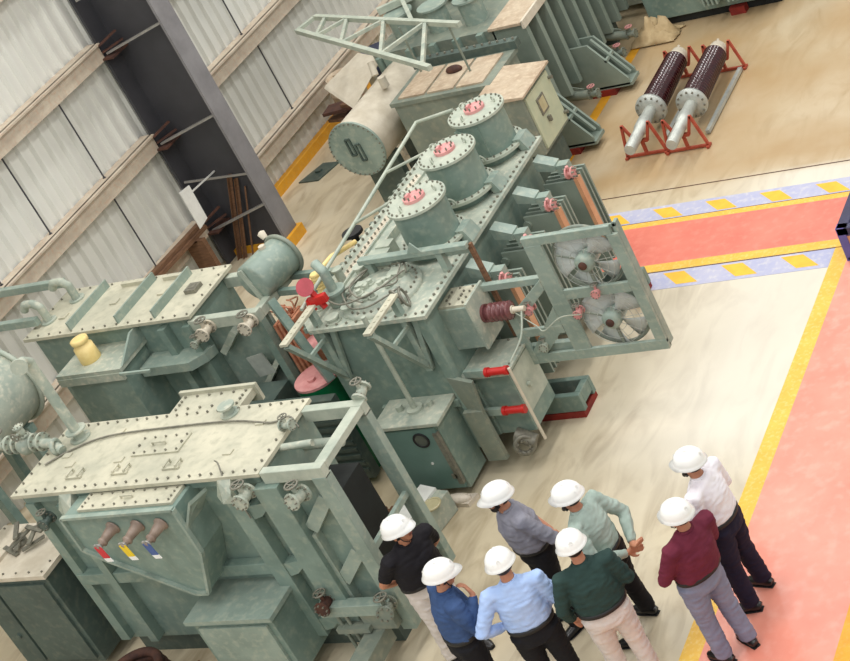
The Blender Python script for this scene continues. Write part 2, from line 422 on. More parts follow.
# ------------------------------------------------------------------ machine helpers
def add_valve(parent, p, ax, s=1.0, m='lid_green', name='valve', wheel=None):
    """gate valve: two flanges, body, stem with hand wheel"""
    p = Vector(p); ax = Vector(ax).normalized(); b = MB()
    b.lathe([(0, .075*s), (.02*s, .075*s), (.021*s, .04*s), (.06*s, .05*s), (.10*s, .05*s), (.14*s, .04*s), (.141*s, .075*s), (.16*s, .075*s)], p, ax, 14, sharp=True)
    b.boltring(p+ax*.02*s, ax, .06*s, 8, .009*s, .018*s); b.boltring(p+ax*.16*s, ax, .06*s, 8, .009*s, .018*s)
    up = Vector((0, 0, 1)) if abs(ax.z) < .8 else Vector((0, -1, 0))
    c = p+ax*.08*s
    b.cyl(c, c+up*.12*s, .02*s, 8)
    v = b.build(name, m, parent)
    w = MB(); w.ring(c+up*.13*s, up, .055*s, .009*s, 14, 6)
    sd = ax.cross(up)
    w.cyl(c+up*.13*s-ax*.05*s, c+up*.13*s+ax*.05*s, .007*s, 6); w.cyl(c+up*.13*s-sd*.05*s, c+up*.13*s+sd*.05*s, .007*s, 6)
    w.build('hand_wheel', wheel or 'bolt', v)
    return v

def edge_bolts(b, x0, x1, y0, y1, z, step=.13, r=.016, h=.02):
    nx = max(2, int((x1-x0)/step)); ny = max(2, int((y1-y0)/step))
    b.bolts((x0, y0, z), (x1, y0, z), nx, r, h); b.bolts((x0, y1, z), (x1, y1, z), nx, r, h)
    b.bolts((x0, y0+step, z), (x0, y1-step, z), max(2, ny-1), r, h); b.bolts((x1, y0+step, z), (x1, y1-step, z), max(2, ny-1), r, h)

def lift_lug(b, c, w=.10, d=.08, r=.012):
    x, y, z = c
    b.pipe([(x-w/2, y-d/2, z), (x-w/2, y-d/2, z+.04), (x-w/2, y+d/2, z+.04), (x-w/2, y+d/2, z)], r, 6)
    b.pipe([(x+w/2, y-d/2, z), (x+w/2, y-d/2, z+.04), (x+w/2, y+d/2, z+.04), (x+w/2, y+d/2, z)], r, 6)
    b.bar((x-w/2-.03, y-d/2, z+.012), (x+w/2+.03, y-d/2, z+.012), .03, .02)

# ================================================================== FRONT MACHINE
T1 = thing('power_transformer', 'foreground green transformer with dusty cream lid and red, yellow and blue phase tags', 'transformer', (-12.2, 10.5, 0), 'oil transformers on the shop floor')
b = MB(); b.box(-13.98, -11.0, 10.1, 11.0, .25, 2.32)
b.box(-13.98, -11.0, 10.04, 10.1, 2.22, 2.32)
b.build('tank', 'green', T1, bevel=.006)
b = MB(); b.box(-14.06, -10.94, 10.0, 11.06, 2.32, 2.36)
edge_bolts(b, -14.01, -10.99, 10.05, 11.01, 2.36, .125, .014, .022)
for x in (-13.35, -12.75, -12.1): lift_lug(b, (x, 10.24, 2.36), .14, .1)
for (x, y) in ((-13.55, 10.4), (-13.2, 10.85), (-13.7, 10.55), (-11.5, 10.35), (-11.35, 10.75), (-12.9, 10.4)):
    b.box(x-.05, x+.05, y-.035, y+.035, 2.36, 2.375)
lid = b.build('tank_lid', 'lid', T1, label='dusty cream bolted lid')
b = MB(); b.box(-12.77, -12.17, 10.43, 10.70, 2.36, 2.378); edge_bolts(b, -12.74, -12.2, 10.46, 10.67, 2.378, .1, .013, .018)
b.pipe([(-12.56, 10.56, 2.378), (-12.56, 10.56, 2.41), (-12.40, 10.56, 2.41), (-12.40, 10.56, 2.378)], .01, 6)
b.build('inspection_hatch', 'lid', lid)
b = MB(); b.box(-12.7, -11.8, 11.06, 11.34, 2.28, 2.36); b.box(-12.74, -11.76, 11.33, 11.37, 2.2, 2.40)
edge_bolts(b, -12.64, -11.86, 11.1, 11.29, 2.36, .12)
b.build('rear_flange_plate', 'lid', T1)
b = MB(); b.lathe([(0, .10), (.015, .10), (.016, .06), (.09, .06), (.091, .09), (.11, .09)], (-11.85, 10.95, 2.36), (0, 0, 1), 18, sharp=True)
b.build('vent_stub', 'lid_green', T1)
b = MB(); b.wire([(-13.9, 10.42, 2.38), (-13.7, 10.62, 2.375), (-13.3, 10.78, 2.38), (-12.5, 10.82, 2.375), (-11.7, 10.8, 2.38), (-11.2, 10.72, 2.375), (-11.02, 10.78, 2.38), (-10.9, 10.7, 2.3)], .010)
b.build('lid_cable', 'bolt', T1)
b = MB(); b.wire([(-11.55, 10.2, 2.4), (-11.42, 10.1, 2.44), (-11.35, 10.0, 2.3), (-11.25, 9.93, 1.9)], .008); b.build('hanging_wire', 'bolt', T1)
# vertical stiffeners with cross gussets on the front and the open end bay
def stiff(x0, x1, y0, z0=.3, z1=2.22):
    b = MB(); b.box(x0, x1, y0, 10.1, z0, z1); b.build('stiffener', 'green', T1, bevel=.005)
stiff(-11.46, -11.27, 9.96); stiff(-11.06, -10.78, 9.95)
for z in (1.9, 1.16, .42):
    b = MB(); b.prism([(-11.27, 9.975, z-.06), (-11.27, 9.975, z+.10), (-11.06, 9.975, z+.13), (-11.06, 9.975, z+.05), (-11.16, 9.975, z-.03)], (0, .12, 0)); b.build('cross_gusset', 'green', T1)
for z in (1.12,):
    b = MB(); b.box(-13.95, -11.46, 9.995, 10.1, z, z+.14); b.build('stiffener', 'green', T1, bevel=.005)
b = MB(); b.box(-13.98, -13.86, 10.02, 10.1, .3, 2.22); b.build('stiffener', 'green', T1)
b = MB(); b.box(-13.55, -13.45, 9.98, 10.1, .3, 2.2); b.build('stiffener', 'green', T1)
for x in (-13.35, -11.36):   # lid clamps
    b = MB(); b.prism([(x-.08, 10.0, 2.33), (x+.08, 10.0, 2.33), (x+.08, 9.9, 2.22), (x+.07, 9.9, 2.12), (x-.07, 9.9, 2.12), (x-.08, 9.9, 2.22)], (0, .1, 0)); b.build('lid_clamp', 'lid_green', T1)
# end bay frame
b = MB()
b.box(-10.94, -10.24, 10.01, 10.1, 2.22, 2.355); b.box(-10.94, -10.24, 10.86, 10.96, 2.22, 2.355)
b.box(-10.36, -10.24, 10.1, 10.86, 2.27, 2.35)
b.build('bay_top_frame', 'rim', T1, bevel=.005)
for (y0, y1) in ((10.005, 10.12), (10.86, 10.96)):
    b = MB(); b.box(-10.40, -10.24, y0, y1, .30, 2.24); b.build('bay_post', 'green2', T1, bevel=.005)
b = MB(); b.box(-10.80, -10.36, 10.10, 10.14, .35, 2.24); b.build('bay_panel', 'green', T1)
b = MB(); b.bar((-10.76, 10.06, 1.62), (-10.40, 10.06, 1.98), .08, .14); b.bar((-10.76, 10.06, .95), (-10.40, 10.06, 1.30), .08, .14)
b.build('bay_brace', 'green2', T1, bevel=.004)
b = MB(); b.bar((-10.76, 10.06, 1.56), (-10.76, 10.06, .4), .05, .1); b.build('bay_brace', 'green2', T1)
for z in (1.25, .55):
    b = MB(); b.bar((-10.3, 10.1, z), (-10.3, 10.9, z), .05, .06); b.build('bay_rail', 'green2', T1)
b = MB(); b.box(-10.98, -10.6, 10.30, 10.84, .3, 1.7); b.build('bay_shade_block', 'dark', T1)  # near-black block painted in for the shade inside the open bay
b = MB()
b.pipe([(-11.0, 10.42, 2.3), (-10.6, 10.45, 2.3)], .035, 10); b.build('bay_pipe', 'lid_green', T1)
for y in (10.38, 10.74):
    b = MB(); b.pipe([(-11.0, y, 2.05), (-10.55, y, 2.05)], .05, 10); b.build('bay_pipe', 'lid_green', T1)
b = MB(); b.box(-11.1, -10.28, 9.86, 9.98, .64, .78); b.build('foot_rail', 'green2', T1, bevel=.006)
b = MB(); b.box(-10.72, -10.5, 9.0, 9.98, .22, .42); b.box(-10.74, -10.48, 9.0, 9.04, .0, .44); b.box(-10.66, -10.56, 9.3, 9.5, 0, .22); b.box(-10.70, -10.34, 9.9, 10.0, .42, .64); b.build('skid_beam', 'grey_green', T1, bevel=.006)
b = MB(); b.box(-13.9, -10.6, 10.15, 10.3, 0, .25); b.box(-13.9, -10.6, 10.8, 10.95, 0, .25); b.build('skid_beam', 'greendk', T1)
b = MB(); b.box(-11.0, -10.62, 9.84, 9.96, .44, .5); b.cyl((-10.95, 9.9, .1), (-10.95, 9.9, .64), .018, 8); b.cyl((-10.85, 9.9, .1), (-10.85, 9.9, .64), .018, 8); b.build('jack_bracket', 'grey_green', T1)
add_valve(T1, (-11.12, 9.98, 2.2), (0, -1, 0), 1.15); add_valve(T1, (-10.52, 9.98, 2.12), (-.2, -1, .2), 1.15)
add_valve(T1, (-10.98, 9.98, .80), (0, -1, 0), 1.1, 'brownjunk'); add_valve(T1, (-10.98, 10.6, 2.42), (1, 0, 0), .8)
add_valve(T1, (-10.3, 10.95, 2.36), (0, 1, .3), 1.0); add_valve(T1, (-10.32, 9.95, .72), (.3, -1, .1), 1.15, 'grey_green')
add_valve(T1, (-13.7, 9.99, 2.08), (0, -1, 0), .9, 'greendk')
# cable box with three bushings
poly = [(-13.22, 2.27), (-11.82, 2.27), (-11.82, 1.72), (-12.05, 1.20), (-12.2, 1.20), (-13.0, 1.70), (-13.22, 1.86)]
b = MB(); b.prism([(x, 9.73, z) for x, z in poly], (0, .37, 0)); cb = b.build('cable_box', 'green', T1, bevel=.005)
b = MB()
for (p, q) in zip(poly, poly[1:]+poly[:1]): b.bar((p[0], 9.715, p[1]), (q[0], 9.715, q[1]), .03, .05, (0, 1, 0))
b.build('front_flange', 'green2', cb)
b = MB(); b.box(-13.05, -11.87, 9.78, 10.02, 2.27, 2.30); edge_bolts(b, -13.0, -11.92, 9.82, 9.98, 2.30, .11, .012, .018)
b.pipe([(-12.56, 9.9, 2.3), (-12.56, 9.9, 2.33), (-12.42, 9.9, 2.33), (-12.42, 9.9, 2.3)], .01, 6)
b.build('box_cover', 'lid', cb)
b = MB(); b.prism([(-11.82, 9.73, 2.0), (-11.82, 10.0, 2.0), (-11.62, 10.0, 2.22), (-11.70, 9.8, 2.22)], (0, 0, .04)); b.build('side_gusset', 'green2', cb)
for i, x in enumerate((-12.68, -12.37, -12.08)):
    b = MB(); d = Vector((-.12, -1, -.12)); p = Vector((x, 9.73, 2.10))
    b.lathe([(0, .075), (.015, .075), (.016, .06), (.16, .042), (.17, .05), (.19, .05), (.20, .03), (.26, .02)], p, d, 16)
    bs = b.build('low_voltage_bushing', mat('brown_grey_bushing', (150, 132, 118), (128, 110, 98), 8, .4) if i == 0 else bpy.data.materials['brown_grey_bushing'], T1)
    e = p+d.normalized()*.24
    b = MB(); b.prism([e+Vector((-.045, -.01, .01)), e+Vector((.035, -.01, .01)), e+Vector((.075, -.02, -.12)), e+Vector((-.005, -.02, -.12))], (0, -.008, 0))
    tg = b.build('phase_tag', ('tag_red', 'tag_yellow', 'tag_blue')[i], bs, label=('red phase tag', 'yellow phase tag', 'blue phase tag')[i])
    b = MB(); b.prism([e+Vector((-.003, -.021, -.121)), e+Vector((.077, -.021, -.121)), e+Vector((.092, -.022, -.165)), e+Vector((.015, -.022, -.165))], (0, -.008, 0)); b.build('tag_label', 'paper', bs, label='white end of the tag')
    b = MB(); b.ring(e, d, .035, .008, 12, 6); b.box(e.x-.05, e.x+.03, e.y-.01, e.y+.01, e.z-.03, e.z+.03); b.build('clamp', 'steel', bs)
# lower terminal box
b = MB(); b.box(-12.35, -11.38, 9.58, 10.1, .2, .94); lb = b.build('terminal_box', 'green', T1, bevel=.006)
b = MB(); b.box(-12.4, -11.34, 9.54, 10.1, .94, .99); b.build('box_cover', 'green2', lb)
b = MB(); b.box(-12.28, -11.45, 9.55, 9.58, .25, .88); b.build('box_door', 'green2', lb)
# oil pipe riser and valves at the left end of the lid
b = MB(); b.lathe([(0, .11), (.02, .11), (.021, .06), (.10, .06), (.101, .11), (.12, .11)], (-13.72, 10.82, 2.36), (0, 0, 1), 16, sharp=True)
b.pipe([(-13.72, 10.82, 2.4), (-13.72, 10.82, 3.36), (-13.70, 10.74, 3.43), (-13.62, 10.62, 3.46)], .055, 12)
b.lathe([(0, .085), (.02, .085)], (-13.62, 10.62, 3.46), (.5, -.8, .1), 14)
b.build('oil_pipe', 'lid_green', T1)
b = MB(); b.pipe([(-13.78, 10.6, 2.40), (-13.95, 10.66, 2.46), (-14.75, 10.74, 2.46)], .05, 12)
for x in (-14.1, -14.2, -14.45, -14.55): b.lathe([(0, .1), (.025, .1)], (x, 10.7, 2.46), (1, 0, 0), 16); b.boltring((x+.025, 10.7, 2.46), (1, 0, 0), .085, 8, .01, .015)
b.ball((-14.32, 10.7, 2.46), (.1, .12, .12)); b.ring((-13.86, 10.62, 2.44), (1, .2, 0), .07, .025, 14, 6)
b.build('header_pipe', 'lid_green', T1)
add_valve(T1, (-14.28, 10.7, 2.56), (0, 0, 1), .8); add_valve(T1, (-14.56, 10.72, 2.46), (-1, 0, 0), 1.2)

# ================================================================== LEFT REAR MACHINE
T2 = thing('power_transformer', 'green transformer at left near the wall, ribs across its pale lid, jar on its box', 'transformer', (-14.8, 13.5, 0), 'oil transformers on the shop floor')
b = MB(); b.box(-16.3, -13.9, 13.1, 13.92, .25, 2.17); b.build('tank', 'green', T2, bevel=.006)
b = MB(); b.box(-16.38, -13.83, 13.02, 14.0, 2.17, 2.21); edge_bolts(b, -16.33, -13.88, 13.06, 13.95, 2.21, .16, .014, .02)
b.box(-15.4, -15.0, 13.85, 13.9, 2.21, 2.26); b.box(-14.75, -14.45, 13.85, 13.9, 2.21, 2.26)
for (x, y) in ((-15.3, 13.55), (-14.6, 13.6), (-16.0, 13.4)): b.box(x-.05, x+.05, y-.05, y+.05, 2.21, 2.23)
l2 = b.build('tank_lid', 'lid', T2, label='pale dusty lid with upright ribs')
for x in (-15.66, -14.92, -14.37):
    b = MB(); b.box(x-.012, x+.012, 13.08, 13.92, 2.21, 2.32); b.build('lid_rib', 'green2', l2)
b = MB(); b.box(-14.18, -14.02, 13.48, 13.64, 2.21, 2.26); b.box(-14.14, -14.06, 13.52, 13.60, 2.2605, 2.265); b.build('lid_port', 'bolt', l2)
for (x, y) in ((-16.05, 13.75), (-16.2, 13.35)):
    b = MB(); b.lathe([(0, .1), (.02, .1)], (x, y, 2.21), (0, 0, 1), 14)
    b.pipe([(x, y, 2.22), (x, y, 2.42), (x-.06, y-.02, 2.5), (x-.18, y-.02, 2.5), (x-.24, y-.02, 2.42)], .05, 10); b.build('swan_neck_pipe', 'lid_green', T2)
for (y, z) in ((13.9, 2.38), (13.25, 2.30)):
    b = MB(); b.box(-17.4, -16.25, y-.04, y+.04, z-.05, z+.05); b.build('side_beam', 'green2', T2, bevel=.005)
# front box (bin shaped)
b = MB(); b.prism([(-15.62, 12.6, .3), (-14.75, 12.6, .3), (-14.75, 12.6, 1.9), (-15.62, 12.6, 1.9)], (0, .5, 0)); fb = b.build('front_box', 'green', T2, bevel=.006)
b = MB(); b.box(-15.68, -14.70, 12.55, 13.1, 1.90, 1.95); b.box(-15.68, -14.70, 12.54, 12.57, 1.80, 1.90); b.build('box_cover', 'lid_green', fb)
b = MB(); b.prism([(-14.72, 12.6, 1.95), (-14.72, 13.1, 1.95), (-14.72, 13.1, 2.15), (-14.72, 12.95, 2.15)], (.03, 0, 0)); b.bar((-14.71, 12.52, 1.9), (-14.35, 12.6, 1.84), .03, .03); b.build('lifting_arm', 'green2', fb)
b = MB(); b.prism([(-14.72, 12.8, 1.62), (-14.0, 12.8, 1.62), (-13.85, 12.95, 1.62), (-13.8, 13.1, 1.62), (-14.72, 13.1, 1.62)], (0, 0, .12)); b.build('step_bracket', 'green2', T2, bevel=.004)
b = MB(); b.box(-14.35, -14.25, 12.98, 13.1, .4, 2.1); b.box(-13.98, -13.88, 12.98, 13.1, .4, 2.1); b.build('stiffener', 'green', T2)
# end bay
b = MB(); b.box(-13.9, -12.92, 13.02, 13.12, 2.0, 2.14); b.box(-13.9, -12.92, 13.82, 13.92, 2.0, 2.14); b.box(-13.02, -12.92, 13.12, 13.82, 2.0, 2.12); b.build('bay_top_frame', 'rim', T2, bevel=.005)
b = MB(); b.box(-13.88, -12.95, 13.2, 13.25, .3, 2.0); b.build('bay_panel', 'green2', T2)
b = MB(); b.box(-13.02, -12.92, 13.02, 13.12, .3, 2.0); b.build('bay_post', 'green', T2)
b = MB(); b.bar((-13.72, 13.13, 1.62), (-13.42, 13.13, 1.88), .14, .08); b.bar((-13.5, 13.13, 1.02), (-12.98, 13.13, 1.5), .14, .06); b.bar((-13.1, 13.13, .95), (-12.9, 13.13, 1.1), .1, .06); b.build('bay_brace', 'lid_green', T2)
b = MB(); b.prism([(-13.45, 13.07, 1.52), (-13.20, 13.07, 1.56), (-13.16, 13.07, 1.28), (-13.41, 13.07, 1.24)], (0, -.012, 0)); b.build('name_plate', 'alu', T2, label='blank grey plate')
add_valve(T2, (-13.62, 13.02, 2.05), (0, -1, 0), 1.15, 'dust'); add_valve(T2, (-13.02, 13.02, 2.05), (0, -1, 0), 1.15, 'dust'); add_valve(T2, (-13.86, 13.0, 1.9), (0, -1, 0), .7)
b = MB(); b.box(-14.0, -12.12, 12.5, 12.62, .1, 1.22); b.box(-14.0, -13.0, 12.62, 13.0, .1, 1.2)
for i in range(10): b.box(-13.98, -12.14, 12.48, 12.5, .2+.1*i, .25+.1*i)
b.build('oil_cooler', 'greendk', T2)
b = MB(); b.box(-16.2, -13.0, 13.2, 13.35, 0, .25); b.box(-16.2, -13.0, 13.7, 13.85, 0, .25); b.build('skid_beam', 'greendk', T2)
# yellow canister on the front box
b = MB(); b.lathe([(0, .12), (.01, .125), (.2, .115), (.21, .095), (.25, .09)], (-15.32, 12.82, 1.95), (0, 0, 1), 20)
b.lathe([(.25, .10), (.26, .105), (.30, .105), (.31, .08), (.312, .0)], (-15.32, 12.82, 1.95), (0, 0, 1), 20)
o = b.build('plastic_jar', 'canister', loc=(-15.32, 12.82, 1.95)); tag(o, 'cream yellow plastic jar standing on the green box at left', 'jar')

# ================================================================== CONSERVATOR AT THE LEFT EDGE
t = thing('oil_conservator', 'large pale green oil drum lying on legs, cut by the left edge of the picture', 'tank', (-15.35, 11.0, 0))
b = MB(); b.lathe([(-.12, 0), (-.11, .25), (-.06, .42), (0, .5), (2.12, .5), (2.2, .42), (2.24, .0)], (-15.62, 9.75, 2.45), (0, 1, 0), 40); b.build('drum', 'lid_green', t)
b = MB(); b.ring((-15.62, 11.84, 2.45), (0, 1, 0), .52, .03, 40, 6); b.boltring((-15.62, 11.84, 2.45), (0, 1, 0), .53, 24, .012, .03); b.build('end_flange', 'rim', t)
for y in (10.85, 11.6):
    b = MB(); b.bar((-15.32, y, 0), (-15.42, y, 2.05), .1, .1); b.bar((-15.92, y, 0), (-15.82, y, 2.05), .1, .1); b.box(-15.95, -15.28, y-.05, y+.05, 1.92, 2.02); b.build('leg', 'green', t)
b = MB(); b.lathe([(0, .07), (.05, .07), (.06, .03), (.1, .03)], (-15.42, 11.4, 2.9), (.3, 0, 1), 12); b.lathe([(0, .05), (.05, .05)], (-15.62, 11.7, 2.93), (0, 0, 1), 12); b.build('filler_cap', 'rim', t)
# scrap heap between conservator and box
rn = random.Random(3)
for i in range(12):
    x = -14.98+.21*(i % 4); y = 11.76+.27*(i//4); z = .085
    b = MB(); a = rn.uniform(0, PI); L = rn.uniform(.16, .19)
    d = Vector((math.cos(a), math.sin(a), rn.uniform(-.04, .04)))*L/2; c = Vector((x, y, z))
    if i % 3 == 0: b.cyl(c-d, c+d, .03, 8)
    elif i % 3 == 1: b.angle(c-d, c+d, (0, 0, 1), (-math.sin(a), math.cos(a), 0), .06, .01)
    else: b.bar(c-d, c+d, .09, .03)
    o = b.build('scrap_offcut', ('grey_green', 'brownjunk', 'bolt', 'steel')[i % 4], loc=(x, y, 0)); tag(o, 'metal offcut in the scrap pile behind the big drum at left', 'scrap metal', 'scrap offcuts on the floor at left')
b = MB(); b.box(-15.05, -14.2, 11.65, 12.5, .01, .05); o = b.build('scrap_tray', 'rust_lid', loc=(-14.6, 12.1, 0)); tag(o, 'flat rusty sheet under the metal offcuts at left', 'metal sheet')

# ================================================================== KIOSK AT BOTTOM LEFT
t = thing('marshalling_kiosk', 'dark green cabinet with dusty white top at the bottom left corner', 'cabinet', (-14.7, 10.2, 0))
b = MB(); b.box(-15.3, -14.2, 9.88, 10.62, .15, 1.38); b.build('body', 'greendk', t, bevel=.006)
b = MB(); b.box(-15.36, -14.16, 9.84, 10.66, 1.38, 1.43); edge_bolts(b, -15.3, -14.22, 9.9, 10.6, 1.43, .15, .014, .015)
b.box(-15.0, -14.95, 9.9, 10.6, 1.43, 1.47); b.build('roof', 'dust', t, label='dusty white top')
b = MB(); b.box(-14.94, -14.26, 9.85, 9.88, .22, 1.30); b.build('door', 'greendk', t)
b = MB(); b.box(-15.26, -14.98, 9.85, 9.88, .22, 1.30); b.lathe([(0, .03), (.02, .03)], (-15.1, 9.85, .6), (0, -1, 0), 14); b.build('door', 'greendk', t)
b = MB()
for i in range(7):
    a = rn.uniform(0, PI); c = Vector((-14.75+rn.uniform(-.16, .16), 10.3+rn.uniform(-.12, .12), 1.46+.02*i))
    d = Vector((math.cos(a), math.sin(a), .1))*.13; b.bar(c-d, c+d, .05, .02)
b.lathe([(0, .07), (.05, .07), (.06, .03), (.12, .03)], (-14.85, 10.35, 1.43), (0, 0, 1), 12)
b.build('roof_fitting', 'bolt', t)
t = thing('hose_coil', 'dark brown ribbed hose coiled on the floor by the bottom edge, beside the cabinet', 'hose', (-13.4, 9.5, 0))
b = MB()
for i in range(5): b.ring((-13.35, 9.45, .06+.09*i), (0, 0, 1), .34-.015*i, .05, 36, 8)
b.build('coil', 'brownjunk', t)
b = MB(); b.prism([(-12.9, 9.2, 0), (-12.55, 9.25, 0), (-12.5, 9.6, 0), (-12.85, 9.65, 0)], (0, 0, .35)); b.bar((-12.85, 9.3, .36), (-12.55, 9.55, .40), .14, .03); o = b.build('wooden_crate', 'wood', loc=(-12.9, 9.5, 0)); tag(o, 'small brown wooden block beside the dark hose coil', 'crate')

# ================================================================== MIDDLE MACHINE
TM = thing('power_transformer', 'large green transformer in the middle with three round turrets on its lid and two fans', 'transformer', (-11.2, 14.1, 0), 'oil transformers on the shop floor')
b = MB(); b.box(-11.98, -10.55, 12.62, 15.7, .28, 2.10)
b.box(-11.6, -10.6, 12.56, 12.62, .9, 1.0); b.box(-10.62, -10.5, 12.56, 12.66, .3, 2.1)
b.build('tank', 'green', TM, bevel=.006)
b = MB(); b.prism([(-11.9, 12.5, 2.10), (-10.42, 12.5, 2.10), (-10.42, 15.86, 2.10), (-12.12, 15.86, 2.10), (-12.12, 12.75, 2.10)], (0, 0, .045))
b.bolts((-10.47, 12.56, 2.145), (-10.47, 15.8, 2.145), 34, .018, .02); b.bolts((-11.8, 12.55, 2.145), (-10.55, 12.55, 2.145), 11, .016, .02)
b.bolts((-12.06, 12.85, 2.145), (-12.06, 15.8, 2.145), 28, .018, .03)
lidm = b.build('tank_lid', 'lid_green', TM, label='pale dusty lid with a row of edge bolts')
b = MB(); b.box(-12.30, -12.12, 12.9, 15.86, 1.9, 2.0)
for i in range(22): b.box(-12.28, -12.12, 12.95+i*.13, 13.0+i*.13, 2.0, 2.06)
b.build('side_rack', 'grey_green', TM)
# turrets
for i, (x, y) in enumerate(((-10.87, 13.82), (-10.92, 14.76), (-10.92, 15.62))):
    b = MB(); b.lathe([(0, .30), (.10, .30)], (x, y, 2.14), (0, 0, 1), 36)
    b.lathe([(.13, .305), (.58, .305)], (x, y, 2.14), (0, 0, 1), 36)
    if i == 2: b.prism([(x-.2, y-.30, 2.28), (x+.12, y-.30, 2.28), (x+.12, y-.30, 2.66), (x-.2, y-.30, 2.66)], (0, .12, 0))
    tu = b.build('turret', 'green', TM)
    b = MB(); b.lathe([(0, .385), (.035, .385)], (x, y, 2.235), (0, 0, 1), 40); b.boltring((x, y, 2.27), (0, 0, 1), .35, 26, .012, .022); b.build('base_flange', 'rim', tu)
    b = MB(); b.lathe([(0, .345), (.03, .345)], (x, y, 2.72), (0, 0, 1), 40); b.boltring((x, y, 2.75), (0, 0, 1), .315, 24, .013, .02)
    for a in (.6, 2.7, 4.4): 
        c = Vector((x+.23*math.cos(a), y+.23*math.sin(a), 2.76)); b.ring(c+Vector((0, 0, .02)), (math.sin(a), math.cos(a), 0), .035, .009, 12, 6)
    b.build('top_cover', 'rim', tu)
    b = MB(); b.lathe([(0, .125), (.035, .125)], (x-.02, y+.02, 2.75), (0, 0, 1), 24); b.boltring((x-.02, y+.02, 2.785), (0, 0, 1), .10, 8, .011, .035)
    b.box(x-.08, x-.05, y-.05, y+.02, 2.785, 2.83); b.build('blanking_plate', 'pink', tu, label='faded red round cover plate')
    b = MB(); b.ring((x+.02, y-.37, 2.30), (.2, 1, .2), .06, .012, 16, 6); b.build('lifting_eye', 'rim', tu)
    b = MB(); b.prism([(x+.36, y-.05, 2.15), (x+.36, y+.18, 2.15), (x+.30, y+.18, 2.30), (x+.30, y-.05, 2.30)], (.10, 0, 0)); b.build('foot_gusset', 'green2', tu)
# small turret fittings on the left of the lid: valves, pipes
b = MB(); b.pipe([(-11.92, 12.6, 2.36), (-11.92, 15.85, 2.62), (-11.3, 15.75, 2.74)], .022, 8)
b.pipe([(-11.92, 14.0, 2.47), (-11.2, 13.95, 2.72)], .018, 8); b.pipe([(-11.92, 14.9, 2.54), (-11.22, 14.85, 2.74)], .018, 8)
b.build('gas_pipe', 'rim', TM)
b = MB(); b.box(-11.74, -11.58, 13.0, 15.55, 2.147, 2.22); b.box(-11.75, -11.73, 13.0, 15.55, 2.147, 2.25); b.box(-11.59, -11.57, 13.0, 15.55, 2.147, 2.25)
b.build('cable_tray', 'lid_green', TM, label='pale long cable tray on the lid')
b = MB(); b.box(-11.95, -11.76, 13.1, 15.4, 2.145, 2.17); b.bolts((-11.9, 13.15, 2.17), (-11.9, 15.35, 2.17), 26, .014, .03, ); b.bolts((-11.82, 13.15, 2.17), (-11.82, 15.35, 2.17), 26, .014, .03); b.build('terminal_strip', 'dust', TM)
b = MB(); b.bar((-11.5, 13.28, 2.42), (-10.12, 13.28, 2.42), .09, .06); b.bar((-11.5, 13.32, 2.36), (-10.12, 13.32, 2.36), .02, .12)
for x in (-11.4, -10.5): b.box(x-.04, x+.04, 13.25, 13.33, 2.145, 2.38)
b.prism([(-10.85, 13.23, 2.44), (-10.65, 13.23, 2.44), (-10.75, 13.23, 2.58)], (0, .02, 0))
b.build('cross_beam', 'green2', TM, bevel=.004)
b = MB(); b.box(-10.14, -10.09, 13.29, 13.33, 1.2, 2.42); b.build('end_post', 'wood', TM, label='thin brown post')
# manhole dome with clutter
b = MB(); b.lathe([(0, .46), (.05, .46), (.051, .36), (.09, .35), (.12, .30), (.13, .0)], (-11.2, 13.02, 2.145), (0, 0, 1), 40); b.boltring((-11.2, 13.02, 2.195), (0, 0, 1), .41, 30, .014, .025)
mh = b.build('manhole', 'lid_green', TM)
b = MB()
rn = random.Random(5)
for i in range(9):
    a = rn.uniform(0, 2*PI); r = rn.uniform(.05, .27); c = (-11.2+r*math.cos(a), 13.02+r*math.sin(a), 2.26)
    b = MB(); b.lathe([(0, .05), (.03, .05), (.031, .03), (.07, .03)], c, (0, 0, 1), 10, sharp=True); b.build('tap_changer_stud', 'rim', mh)
for q in ((-11.12, -10.92, 13.1, 13.25, 2.26, 2.31), (-11.45, -11.3, 12.95, 13.05, 2.25, 2.32)):
    b = MB(); b.box(*q); b.build('tap_changer_box', 'rim', mh)
b = MB()
for (r, ph, z) in ((.34, .3, 2.30), (.40, 1.6, 2.28), (.28, 3.2, 2.33)):
    b.wire([(-11.2+r*math.cos(ph+k*.55)*(1+.15*math.sin(3*k)), 13.02+r*math.sin(ph+k*.55), z+.03*math.sin(2*k)) for k in range(9)], .010)
b.wire([(-11.7, 12.75, 2.35), (-11.4, 12.62, 2.34), (-11.0, 12.7, 2.40), (-10.75, 12.95, 2.44)], .010)
b.build('loose_cable', 'bolt', mh)
b = MB(); b.ring((-10.72, 12.72, 2.26), (1, .5, .2), .10, .014, 20, 6); b.ring((-10.78, 12.68, 2.3), (.6, 1, .2), .09, .014, 20, 6); b.build('cable_coil', 'bolt', TM)
